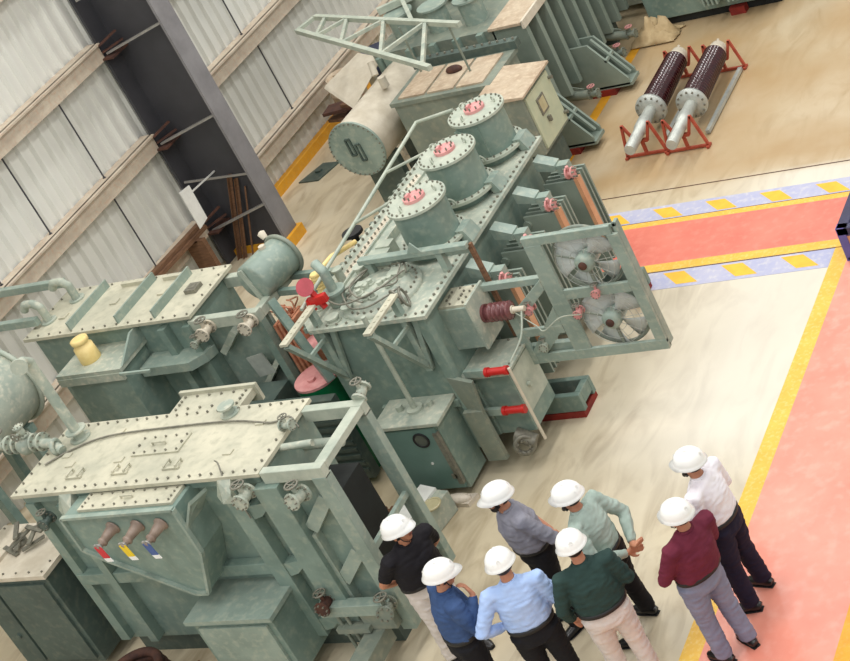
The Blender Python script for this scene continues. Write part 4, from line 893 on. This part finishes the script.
# ================================================================== FAR MACHINE (top edge)
TF = thing('power_transformer', 'dark grey green transformer cut by the top edge, behind the brown insulators', 'transformer', (-11.2, 23.4, 0), 'oil transformers on the shop floor')
b = MB(); b.box(-12.15, -9.95, 22.62, 24.4, .14, 2.2); b.build('tank', 'green', TF, bevel=.01)
for i in range(3):
    b = MB(); x = -11.05+.4*i
    for j in range(4): b.box(x+.07*j, x+.07*j+.03, 22.3, 22.62, .35, 2.0)
    b.cyl((x-.02, 22.4, .42), (x+.28, 22.4, .42), .05, 10); b.build('radiator', 'green2', TF)
for y in (22.7, 24.1):
    b = MB(); b.box(-12.0, -10.0, y, y+.2, 0, .14); b.build('skid_beam', 'dark', TF)
b = MB(); b.box(-10.8, -10.55, 22.55, 22.7, 0, .12); b.build('packing_block', 'redox', TF)
TQ = thing('power_transformer', 'green machine with a pale base frame, half hidden behind the ribbed tank wall', 'transformer', (-13.2, 24.0, 0), 'oil transformers on the shop floor')
b = MB(); b.box(-14.5, -12.45, 23.6, 25.5, .3, 2.4); b.build('tank', 'green', TQ)
b = MB()
for i in range(5): b.box(-12.4+.0*i, -12.3, 23.7+.35*i, 23.75+.35*i, .3, 2.4)
b.build('tank_rib', 'green', TQ)
b = MB(); b.box(-13.2, -12.2, 23.25, 23.35, .2, .4); b.box(-13.2, -12.2, 23.5, 23.6, .2, .4); b.box(-12.3, -12.2, 23.25, 23.6, .2, .4); b.box(-14.5, -12.4, 23.7, 25.4, 0, .3); b.build('skid_frame', 'rim', TQ)
# crumpled canvas
b = MB(); rn = random.Random(4)
pts = []
N = 13
for i in range(N):
    for j in range(N):
        u = i/(N-1)-.5; v = j/(N-1)-.5
        h = max(0, .42*(1-(2.1*u)**2)*(1-(2.1*v)**2))*(.55+.9*mnoise.noise((u*5, v*5, 2)))+.02
        pts.append((-11.97+u*.75+.08*mnoise.noise((u*6, v*6, 9)), 22.3+v*.5, max(.012, h)))
fs = [(i*N+j, (i+1)*N+j, (i+1)*N+j+1, i*N+j+1) for i in range(N-1) for j in range(N-1)]
b.add(pts, fs, True)
o = b.build('canvas_sheet', 'tarp', loc=(-11.97, 22.3, 0), recalc=False); tag(o, 'crumpled tan canvas heap on the floor at the far end of the yellow line', 'canvas')
so = o.modifiers.new('thick', 'SOLIDIFY'); so.thickness = .012; so.offset = 1

# ================================================================== BUSHINGS ON TRESTLES
def hv_bushing(x, y0, z, nm):
    t = thing('insulator_bushing', nm, 'insulator', (x, y0+1.2, 0), 'large ribbed insulators lying on trestles')
    o = Vector((x, y0, z)); ax = Vector((-.035, 1, .0)).normalized()
    b = MB(); b.lathe([(0, .075), (.02, .08), (.5, .08), (.52, .095), (.75, .095), (.76, .085), (1.02, .085)], o, ax, 24); b.build('lower_tube', 'alu', t, label='pale grey tube')
    b = MB(); b.lathe([(1.0, .10), (1.02, .22), (1.07, .225), (1.08, .19), (1.15, .17)], o, ax, 32); b.boltring(o+ax*1.02, -ax, .19, 14, .016, .025); b.build('mounting_flange', 'alu', t)
    p = [(1.14, .12)]; n = 19
    for i in range(n):
        s = 1.15+i*(1.22/n); r = .185-.02*i/n; p += [(s, .135), (s+.012, r), (s+.026, r), (s+.045, .135)]
    b = MB(); b.lathe(p+[(2.38, .12)], o, ax, 32); b.build('ribbed_porcelain', 'porcelain', t, label='dark brown ribbed porcelain')
    b = MB(); b.lathe([(2.37, .14), (2.42, .14), (2.43, .125), (2.54, .12), (2.545, .04), (2.62, .04)], o, ax, 20, sharp=False); b.cyl(o+ax*2.5+Vector((.03, 0, .05)), o+ax*2.56+Vector((.03, 0, .13)), .02, 8); b.build('end_cap', 'dust', t, label='cream end cap')
    b = MB(); b.box(x+.14, x+.2, y0+.75, y0+2.4, .02, .07) ; b.build('side_pipe', 'alu', t)
def trestle(x, y, z, w, nm, m='rust'):
    t = thing('trestle', nm, 'trestle', (x, y, 0), 'red steel trestles under the insulators')
    b = MB(); b.bar((x-w, y, .03), (x+w, y, .03), .035, .035); b.bar((x-w, y-.06, .02), (x-w, y+.06, .02), .04, .03); b.bar((x+w, y-.06, .02), (x+w, y+.06, .02), .04, .03); b.build('foot_bar', m, t)
    for s in (-1, 1):
        b = MB(); b.bar((x+s*w, y, .03), (x+s*(w-.1), y, z+.12), .035, .035); b.build('upright', m, t)
        b = MB(); b.bar((x+s*(w-.1), y, z+.12), (x+s*.09, y, z-.15), .035, .035); b.build('cradle_arm', m, t)
    b = MB(); b.box(x-.1, x+.1, y-.03, y+.03, z-.17, z-.13); b.bar((x, y, .03), (x, y, z-.13), .04, .04); b.build('cradle_plate', m, t)
z = .36
hv_bushing(-10.90, 18.35, z, 'left of two brown ribbed insulators lying on red trestles on the open floor')
hv_bushing(-10.26, 18.30, z, 'right of two brown ribbed insulators lying on red trestles on the open floor')
trestle(-10.92, 18.78, z+.03, .30, 'red trestle under the pale tube end of the left ribbed insulator')
trestle(-10.28, 18.73, z+.03, .30, 'red trestle under the pale tube end of the right ribbed insulator')
trestle(-10.97, 20.82, z+.0, .30, 'red trestle under the dark far end of the left ribbed insulator')
trestle(-10.34, 20.77, z+.0, .30, 'red trestle under the dark far end of the right ribbed insulator')

# polythene bundle and thin rods behind the radiators
b = MB(); pts = []; N = 11
for i in range(N):
    for j in range(N):
        u = i/(N-1)-.5; v = j/(N-1)-.5
        h = max(0, .5*(1-(2.05*u)**2)*(1-(2.05*v)**2))*(.7+.6*mnoise.noise((u*4, v*4, 5)))+.015
        pts.append((-11.80+u*.5, 17.72+v*.62, h))
b.add(pts, [(i*N+j, (i+1)*N+j, (i+1)*N+j+1, i*N+j+1) for i in range(N-1) for j in range(N-1)], True)
o = b.build('plastic_bundle', 'poly', loc=(-11.80, 17.72, 0), recalc=False); tag(o, 'milky plastic wrapped bundle on the floor behind the middle machine', 'plastic bundle')
so = o.modifiers.new('thick', 'SOLIDIFY'); so.thickness = .012; so.offset = 1
b = MB(); b.bar((-12.0, 17.1, .02), (-11.45, 16.9, .02), .05, .04); b.bar((-12.05, 17.2, .06), (-11.4, 16.7, .05), .03, .03); o = b.build('loose_rod', 'brownjunk', loc=(-11.7, 17, 0)); tag(o, 'pair of dark rods on the floor between the plastic bundle and the middle machine', 'rods')
b = MB(); b.prism([(-11.35, 16.65, .0), (-11.05, 16.6, 0), (-10.95, 16.95, 0), (-11.3, 17.05, 0)], (0, 0, .02)); o = b.build('card_sheet', 'dust', loc=(-11.3, 16.9, 0)); tag(o, 'flat cream sheet on the floor behind the fan frame', 'sheet')

# blue stillage at the right edge
t = thing('steel_stillage', 'blue steel crate with an orange stripe at the right edge, on the red crossing', 'crate', (-6.6, 16.0, 0))
zt = .45
x0, y0, x1, y1 = -7.28, 15.62, -6.1, 17.0
for nm, q in (('rim_beam', (x0, x0+.14, y0, y1, zt-.10, zt)), ('rim_beam', (x0, x1, y0, y0+.10, zt-.10, zt)), ('rim_beam', (x1-.1, x1, y0, y1, zt-.1, zt)), ('rim_beam', (x0, x1, y1-.1, y1, zt-.1, zt))):
    b = MB(); b.box(*q); b.build(nm, 'navy', t, bevel=.008)
b = MB(); b.box(x0+.02, x0+.04, y0+.02, y1-.02, .05, zt-.1); b.box(x0+.02, x1-.02, y0+.02, y0+.04, .05, zt-.1); b.box(x0+.02, x1-.02, y0, y1, .02, .05); b.build('side_panel', 'violet', t)
b = MB(); b.box(x0+.04, x1-.04, y0+.012, y0+.02, .14, zt-.12); b.build('stripe_panel', 'orange', t, label='orange stripe')
for (x, y) in ((x0+.05, y0+.05), (x1-.05, y0+.05), (x0+.05, y1-.05), (x1-.05, y1-.05)):
    b = MB(); b.box(x-.05, x+.05, y-.05, y+.05, 0, zt); b.build('corner_post', 'violet', t)

# ================================================================== PEOPLE
def fuse(mb, name, m, parent, voxel, smooth=3, wrinkle=0.0, seed=0, label=None):
    """fuse overlapping closed shells into one continuous smooth skin"""
    me0 = mb.mesh(name+'_shell')
    tmp = bpy.data.objects.new(name+'_shell', me0); COL.objects.link(tmp)
    bm = bmesh.new(); bm.from_mesh(me0); bmesh.ops.recalc_face_normals(bm, faces=bm.faces); bm.to_mesh(me0); bm.free()
    r = tmp.modifiers.new('r', 'REMESH'); r.mode = 'VOXEL'; r.voxel_size = voxel; r.use_smooth_shade = True
    dg = bpy.context.evaluated_depsgraph_get()
    me = bpy.data.meshes.new_from_object(tmp.evaluated_get(dg)); me.name = name
    bpy.data.objects.remove(tmp); bpy.data.meshes.remove(me0)
    bm = bmesh.new(); bm.from_mesh(me)
    for _ in range(smooth): bmesh.ops.smooth_vert(bm, verts=bm.verts, factor=.5, use_axis_x=True, use_axis_y=True, use_axis_z=True)
    if wrinkle:
        bm.normal_update()
        for v in bm.verts:
            c = v.co
            a = mnoise.noise((c.x*9+seed, c.y*9, c.z*22)); b2 = mnoise.noise((c.x*20+seed, c.y*20, c.z*34+3))
            v.co = c+v.normal*wrinkle*(abs(a)*1.6-.4+.5*b2)
    bm.to_mesh(me); bm.free()
    me.polygons.foreach_set('use_smooth', [True]*len(me.polygons))
    ob = bpy.data.objects.new(name, me); COL.objects.link(ob); ob.parent = parent
    me.materials.append(M[m] if isinstance(m, str) else m)
    if label: ob['label'] = label
    return ob

def hand_shape(b, wrist, d, palm, side, curl=.35):
    """palm, four unequal bent fingers and a thumb; d = pointing direction, palm = palm normal, side=+1/-1 puts the thumb"""
    d = Vector(d).normalized(); n = Vector(palm); n = (n-d*n.dot(d)).normalized(); s = d.cross(n).normalized()*side
    w = Vector(wrist)
    b.chain([w-d*.02, w+d*.02, w+d*.055, w+d*.095], [(.026, .02), (.032, .018), (.042, .016), (.04, .014)], 12, ref=n)
    for k, L in enumerate((.068, .078, .072, .056)):
        off = s*(.031-.0205*k); p0 = w+d*.07+off*.8; p1 = w+d*.095+off
        a = curl; p2 = p1+(d*math.cos(a)+n*math.sin(a))*L*.45+off*.10
        a = curl*2; p3 = p2+(d*math.cos(a)+n*math.sin(a))*L*.32
        a = curl*2.9; p4 = p3+(d*math.cos(a)+n*math.sin(a))*L*.25
        b.chain([p0, p1, p2, p3, p4], [(.010, .010), (.0105, .0105), (.0098, .0098), (.009, .009), (.007, .007)], 8, ref=n)
    p0 = w+d*.02+s*.02; p1 = w+d*.045+s*.045+n*.008; p2 = w+d*.075+s*.058+n*.02; p3 = w+d*.098+s*.056+n*.03
    b.chain([p0, p1, p2, p3], [(.014, .014), (.014, .014), (.012, .012), (.008, .008)], 8, ref=n)

def person(name_label, loc, yaw, shirt, trouser, arms, head=(0, 0), lean=(0, 0), sleeve='long', feet=((-.12, .02), (.12, -.02)), beard=False, girth=1.14, seed=0, scale=1.0, shoe='shoe', tuck=True, extra=None, toe=(.15, -.15)):
    """local frame: facing +y, right = +x. arms = ((elbow, wrist, hand dir, palm normal, curl) for left, right)"""
    R = thing('person', name_label, 'person', (0, 0, 0))
    lx, ly = lean; g = girth
    hipL = Vector((-.095, 0, .90)); hipR = Vector((.095, 0, .90))
    sh = lambda z: Vector((lx*(z-.9)/.5, ly*(z-.9)/.5, z))       # spine point at height z
    shoulders = [sh(1.40)+Vector((-.185, -.005, 0)), sh(1.40)+Vector((.185, -.005, 0))]
    neck = sh(1.47)
    body = MB(); X = (1, 0, 0)
    # trunk, neck
    body.chain([sh(.86), sh(.94), sh(1.04), sh(1.16), sh(1.28), sh(1.38), sh(1.43)+Vector((0, -.005, 0))],
               [(.14, .10), (.16, .115), (.145*g, .105*g), (.15*g, .11*g), (.165, .11), (.165, .09), (.10, .06)], 20, ref=(0, 1, 0))
    body.chain([neck-Vector((0, .01, .06)), neck+Vector((0, .012, .02)), neck+Vector((0, .03, .07))], [(.062, .062), (.054, .056), (.052, .056)], 14, ref=(0, 1, 0))
    # head, turned about the neck
    hy, hp = head
    Q = Matrix.Rotation(hy, 4, 'Z') @ Matrix.Rotation(hp, 4, 'X'); piv = neck+Vector((0, .025, .028))
    T = lambda p: piv+(Q @ Vector(p))
    hb = MB()
    hb.ball((0, .005, .125), (.076, .094, .10), 20, 14); hb.ball((0, .035, .075), (.058, .065, .075), 18, 12); hb.ball((0, .055, .022), (.036, .034, .03), 14, 9)
    hb.chain([(0, .085, .125), (0, .108, .095), (0, .102, .08)], [(.009, .009), (.015, .013), (.013, .008)], 10)
    for s in (-1, 1):
        hb.ball((s*.079, -.002, .095), (.012, .022, .034), 10, 7); hb.ball((s*.033, .084, .122), (.02, .012, .008), 10, 6); hb.ball((s*.042, .068, .082), (.02, .02, .018), 10, 7)
    hb.ball((0, .089, .052), (.022, .012, .009), 10, 6)
    body.add([T(p) for p in hb.v], hb.f)
    # legs
    for s, hip, (fx, fy) in ((-1, hipL, feet[0]), (1, hipR, feet[1])):
        ank = Vector((fx, fy, .09)); knee = (hip+ank)/2+Vector((0, .025, .03))
        body.chain([hip+Vector((0, 0, .04)), hip.lerp(knee, .4), knee, knee.lerp(ank, .35), ank, ank-Vector((0, 0, .06))], [(.095, .095), (.082, .085), (.058, .06), (.056, .06), (.04, .042), (.036, .04)], 14, ref=(0, 1, 0))
    # arms and hands
    for i, (el, wr, hd, pn, cu) in enumerate(arms):
        S = shoulders[i]; el = Vector(el); wr = Vector(wr)
        body.chain([S+Vector((.05*(1-2*i), 0, -.01)), S, S.lerp(el, .5), el, el.lerp(wr, .35), wr], [(.055, .055), (.056, .058), (.048, .05), (.041, .042), (.039, .04), (.026, .023)], 14, ref=(0, 1, 0))
        hand_shape(body, wr, hd, pn, (1 if i == 0 else -1), cu)
    bo = fuse(body, 'body', 'skin', R, .0085, 2)
    # eyes, lips, brows
    b = MB()
    for s in (-1, 1): b.ball(T((s*.032, .092, .108)), (.010, .007, .007), 10, 6)
    b.build('eyes', 'eye', R)
    b = MB()
    for s in (-1, 1): b.chain([T((s*.014, .099, .124)), T((s*.034, .098, .129)), T((s*.052, .086, .122))], [(.005, .005)]*3, 6)
    b.build('eyebrows', 'hair', R)
    b = MB(); b.chain([T((-.024, .093, .053)), T((0, .103, .053)), T((.024, .093, .053))], [(.005, .006), (.007, .008), (.005, .006)], 8); b.build('lips', 'lip', R)
    # hair round the back and sides
    b = MB(); hv = MB(); hv.ball((0, -.012, .13), (.083, .094, .10), 22, 14)
    for p in hv.v:
        if p.y > .035 and p.z < .17: p.y = .035
        if p.z < .03: p.z = .03
    hv.box(-.084, -.07, .0, .03, .07, .13); hv.box(.07, .084, .0, .03, .07, .13)
    hh = MB(); hh.add([T(p) for p in hv.v], hv.f, True); hh.build('hair', 'hair', R)
    if beard:
        bb = MB(); bb.ball((0, .052, .018), (.045, .044, .036), 16, 10); bb.chain([(-.07, .03, .07), (-.055, .06, .035), (0, .082, .012), (.055, .06, .035), (.07, .03, .07)], [(.014, .02)]*5, 10); bb.chain([(-.03, .093, .066), (0, .104, .068), (.03, .093, .066)], [(.006, .008)]*3, 8)
        h2 = MB(); h2.add([T(p) for p in bb.v], bb.f, True); h2.build('beard', 'hair', R)
    # helmet
    hm = MB(); n = 36; prof = [(.130, .131, .148), (.142, .116, .134), (.165, .114, .132), (.20, .104, .120), (.232, .082, .096), (.252, .050, .060), (.260, 0.001, .001)]
    vs = []
    for (z, rx, ry) in prof:
        for k in range(n):
            a = 2*PI*k/n; ex = 0
            if z == .130: ex = max(0, math.sin(a))**3*.035
            vs.append((math.cos(a)*rx, math.sin(a)*(ry+ex)+.0, z-(.012 if (z == .130 and math.sin(a) > .5) else 0)))
    fs = [(i*n+k, i*n+(k+1) % n, (i+1)*n+(k+1) % n, (i+1)*n+k) for i in range(len(prof)-1) for k in range(n)]
    hm.add(vs, fs, True)
    hm.chain([(0, .115, .20), (0, .06, .246), (0, 0, .262), (0, -.06, .248), (0, -.115, .20)], [(.018, .010)]*5, 10)
    for s in (-.045, .045): hm.chain([(s, .105, .195), (s, .055, .236), (s, 0, .250), (s, -.055, .236), (s, -.105, .195)], [(.008, .006)]*5, 8)
    h3 = MB(); h3.add([T(p) for p in hm.v], hm.f, True); ho = h3.build('safety_helmet', 'hat', R, label='white safety helmet', recalc=True)
    so = ho.modifiers.new('thick', 'SOLIDIFY'); so.thickness = .004; so.offset = -1
    st = MB(); st.chain([(-.078, .03, .10), (-.068, .045, .04), (-.03, .055, -.012), (.03, .055, -.012), (.068, .045, .04), (.078, .03, .10)], [(.005, .004)]*6, 6)
    s2 = MB(); s2.add([T(p) for p in st.v], st.f, True); s2.build('chin_strap', 'black', ho)
    # trousers
    b = MB()
    b.chain([sh(1.03), sh(.97), sh(.90), sh(.84)], [(.158*g, .118*g), (.158*g, .122*g), (.162*g, .126*g), (.15*g, .115*g)], 20, ref=(0, 1, 0))
    for s, hip, (fx, fy) in ((-1, hipL, feet[0]), (1, hipR, feet[1])):
        ank = Vector((fx, fy, .06)); knee = (hip+ank)/2+Vector((0, .025, .04))
        b.chain([hip+Vector((0, 0, .05)), hip.lerp(knee, .4), knee, knee.lerp(ank, .4), ank+Vector((0, -.005, .02))], [(.11, .12), (.10, .105), (.08, .085), (.076, .082), (.07, .08)], 16, ref=(0, 1, 0))
    fuse(b, 'trousers', trouser, R, .012, 3, .007, seed)
    b = MB(); c0 = sh(1.03)
    n = 30
    vs = []
    for z, e in ((-.02, .165), (.02, .162)):
        for k in range(n):
            a = 2*PI*k/n; vs.append(c0+Vector((math.cos(a)*(e*g+.012), math.sin(a)*((e-.04)*g+.012), z)))
    b.add(vs, [(k, (k+1) % n, (k+1) % n+n, k+n) for k in range(n)], True); bl = b.build('belt', 'black', R); so = bl.modifiers.new('t', 'SOLIDIFY'); so.thickness = .012
    # shirt
    b = MB(); zb = 1.02 if tuck else .90
    b.chain([sh(zb), sh(1.06), sh(1.16), sh(1.28), sh(1.37), sh(1.425), sh(1.465)+Vector((0, .005, 0))], [(.172*g, .128*g), (.176*g, .134*g), (.172*g, .134*g), (.178*(.5+.5*g), .136*g), (.196, .12), (.142, .098), (.080, .078)], 22, ref=(0, 1, 0))
    for i, (el, wr, hd, pn, cu) in enumerate(arms):
        S = shoulders[i]; el = Vector(el); wr = Vector(wr)
        pts = [S+Vector((.06*(1-2*i), 0, -.01)), S+Vector((.008*(2*i-1), 0, 0)), S.lerp(el, .5), el]; rr = [(.07, .075), (.074, .078), (.066, .068), (.058, .06)]
        if sleeve == 'long': pts += [el.lerp(wr, .4), el.lerp(wr, .94)]; rr += [(.054, .055), (.038, .037)]
        elif sleeve == 'half': pts += [el.lerp(wr, .35)]; rr += [(.054, .054)]
        else: pts = pts[:3]+[S.lerp(el, .75)]; rr = rr[:3]+[(.066, .068)]
        b.chain(pts, rr, 16, ref=(0, 1, 0))
    so_ = fuse(b, 'shirt', shirt, R, .0115, 3, .008, seed+5)
    # collar
    b = MB(); n = 20; vs = []
    for r, z in ((.068, -.012), (.064, .03)):
        for k in range(n):
            a = 2*PI*k/n; vs.append(neck+Vector((math.cos(a)*r, math.sin(a)*r+.006, z-.014-(.028 if math.sin(a) > .7 else 0))))
    b.add(vs, [(k, (k+1) % n, (k+1) % n+n, k+n) for k in range(n)], True); co = b.build('collar', shirt, so_); so = co.modifiers.new('t', 'SOLIDIFY'); so.thickness = .01
    # shoes
    for j, (fx, fy) in enumerate(feet):
        a = toe[j]; d = Vector((-math.sin(a), math.cos(a), 0)); h = Vector((fx, fy, 0))
        b = MB(); b.chain([h-d*.085+Vector((0, 0, .045)), h-d*.05+Vector((0, 0, .055)), h+Vector((0, 0, .06)), h+d*.07+Vector((0, 0, .045)), h+d*.14+Vector((0, 0, .035)), h+d*.185+Vector((0, 0, .028))],
                [(.028, .035), (.042, .05), (.044, .052), (.048, .038), (.046, .030), (.022, .018)], 16, ref=(0, 0, 1))
        for p in b.v: p.z = max(p.z, .004)
        sb = b.build('shoe', shoe, R)
        b = MB(); b.chain([h-d*.088+Vector((0, 0, .008)), h+Vector((0, 0, .008)), h+d*.07+Vector((0, 0, .008)), h+d*.14+Vector((0, 0, .008)), h+d*.188+Vector((0, 0, .008))], [(.034, .007), (.043, .007), (.051, .007), (.048, .007), (.024, .007)], 14, ref=(0, 0, 1)); b.build('sole', 'black', sb)
    if extra: extra(R, T)
    R.location = (loc[0], loc[1], 0); R.rotation_euler = (0, 0, yaw); R.scale = (1.10*scale, 1.10*scale, 1.012*scale)
    return R

def cloth(name, c, c2=None): return mat(name, c, c2 or tuple(v*.9 for v in c), 7, .8, spec=.2)
C_black = cloth('black_cotton', (34, 32, 36)); C_denim = cloth('denim_blue', (64, 88, 130), (52, 74, 114)); C_ltblue = cloth('pale_blue_cotton', (176, 200, 240), (160, 186, 230))
C_grey = cloth('grey_check_cotton', (142, 142, 152), (124, 124, 136)); C_mint = cloth('pale_mint_cotton', (170, 186, 177), (154, 172, 162)); C_bottle = cloth('bottle_green_cotton', (48, 70, 66), (40, 60, 57))
C_maroon = cloth('maroon_cotton', (112, 44, 62), (98, 36, 54)); C_white = cloth('white_cotton', (240, 236, 240), (228, 222, 230))
C_blkt = cloth('black_trouser', (30, 30, 34)); C_beige = cloth('pale_beige_trouser', (220, 212, 206), (204, 196, 190)); C_greyt = cloth('blue_grey_trouser', (138, 142, 164), (124, 128, 150)); C_navyt = cloth('dark_navy_trouser', (40, 36, 54), (32, 28, 46))

DN = (0, .1, -1)
rel = lambda s: ((s*.27, -.02, 1.12), (s*.29, .06, .87), (s*.05, .25, -1), (-s, 0, 0), .3)      # arm hanging
back = lambda s: ((s*.29, -.10, 1.13), (s*.06, -.20, .93), (-s*.9, -.1, -.5), (0, -1, 0), .3)      # hands behind the back
front = lambda s: ((s*.27, .02, 1.13), (s*.10, .23, 1.02), (-s*.9, .35, .1), (0, -1, .0), .4)      # forearm across the front
hip = lambda s: ((s*.36, -.08, 1.15), (s*.20, .06, 1.02), (-s*.5, .6, -.5), (-s, .0, 0), .4)       # hand on the hip
D = math.radians
person('man in a black t-shirt and pale trousers beside the foreground tank', (-9.80, 9.97), D(-118), C_black, C_beige,
       (back(-1), back(1)), head=(.55, .12), lean=(.0, .06), sleeve='short', girth=1.25, seed=1, tuck=True)
person('man in a dark denim-blue shirt with a hand near his chin, back to the viewer', (-9.05, 9.25), D(-40), C_denim, C_blkt,
       (rel(-1), ((.25, .08, 1.14), (.13, .22, 1.36), (-.4, -.2, .9), (-.3, -1, .2), .5)), head=(-.35, -.1), lean=(0, .05), seed=2)
person('man in a pale blue shirt, back to the viewer, left hand at his waist', (-8.36, 9.33), D(28), C_ltblue, C_blkt,
       (hip(-1), front(1)), head=(.1, -.12), lean=(0, .04), seed=3)
person('bearded man in a grey shirt facing the viewer with hands behind his back', (-8.76, 10.33), D(142), C_grey, C_blkt,
       (back(-1), back(1)), head=(-.3, .08), lean=(0, .05), sleeve='half', beard=True, girth=1.2, seed=4)
person('bearded man in a pale mint shirt with hands clasped behind him, black trousers', (-7.97, 10.19), D(88), C_mint, C_blkt,
       (((-.28, -.10, 1.13), (-.02, -.22, .96), (.8, -.2, -.4), (0, -1, 0), .3), ((.29, -.12, 1.13), (.04, -.25, .99), (-.3, -.8, .3), (0, -.2, 1), .5)), head=(.1, -.02), lean=(.0, .04), beard=True, seed=5, feet=((-.17, .0), (.17, .02)))
def paper_roll(R, T):
    b = MB(); b.box(-.33, -.24, .08, .2, .70, .705); b.build('held_paper', 'paper', R)
person('man in a dark bottle-green shirt and pale trousers, back to the viewer', (-7.72, 9.5), D(35), C_bottle, C_beige,
       (((-.29, .0, 1.13), (-.26, .12, .90), (.1, .5, -.8), (1, 0, 0), .35), front(1)), head=(.05, -.12), lean=(0, .04), girth=1.2, seed=6)
person('man in a maroon shirt and blue-grey trousers at the edge of the red aisle', (-6.95, 9.86), D(62), C_maroon, C_greyt,
       (front(-1), front(1)), head=(.25, .04), lean=(.03, -.07), girth=1.2, seed=7, feet=((-.10, .02), (.13, -.04)))
person('bearded man in a white shirt and dark navy trousers on the red aisle', (-6.92, 10.5), D(84), C_white, C_navyt,
       (front(-1), front(1)), head=(.1, .06), lean=(0, .02), beard=True, seed=8, feet=((-.13, .0), (.15, .0)))

CAMROT = [[0.886012, 0.293167, -0.359216], [-0.138951, -0.571242, -0.808934], [-0.442352, 0.766639, -0.465392]]
CAMF = 1794.436; CAMPP = (675.00, 202.36); CAMH = 10.60
WORLD = .62; LAMP = 240; EXPO = -0.08

# ------------------------------------------------------------------ light and camera
w = bpy.data.worlds.new('daylight'); scn.world = w; w.use_nodes = True
bg = w.node_tree.nodes['Background']; bg.inputs[0].default_value = (1.0, .995, .985, 1); bg.inputs[1].default_value = WORLD
def lamp(x, y, z, sx, sy, e, col=(1, .98, .95)):
    l = bpy.data.lights.new('roof_and_fill_light', 'AREA'); l.shape = 'RECTANGLE'; l.size = sx; l.size_y = sy; l.energy = e; l.color = col
    o = bpy.data.objects.new('roof_and_fill_light', l); COL.objects.link(o); o.location = (x, y, z); return o
for x in (-14.5, -8.5, -2.5):
    for y in (-2, 5, 12, 18, 24, 32): lamp(x, y, 12.5, .9, 3.2, LAMP)  # roof rows; the row behind the camera is added to fill front faces

cam = bpy.data.cameras.new('camera'); co = bpy.data.objects.new('camera', cam); COL.objects.link(co)
RW = CAMROT
co.matrix_world = Matrix(((RW[0][0], -RW[1][0], -RW[2][0], 0), (RW[0][1], -RW[1][1], -RW[2][1], 0), (RW[0][2], -RW[1][2], -RW[2][2], CAMH), (0, 0, 0, 1)))
cam.sensor_fit = 'HORIZONTAL'; cam.sensor_width = 36
cam.lens = CAMF/850*36
cam.shift_x = (425-CAMPP[0])/850; cam.shift_y = (CAMPP[1]-330.5)/850
cam.clip_start = .1; cam.clip_end = 300
scn.camera = co
vs_ = scn.view_settings
vs_.view_transform = 'Standard'; vs_.look = 'None'; vs_.gamma = 1; vs_.exposure = EXPO; vs_.use_curve_mapping = False
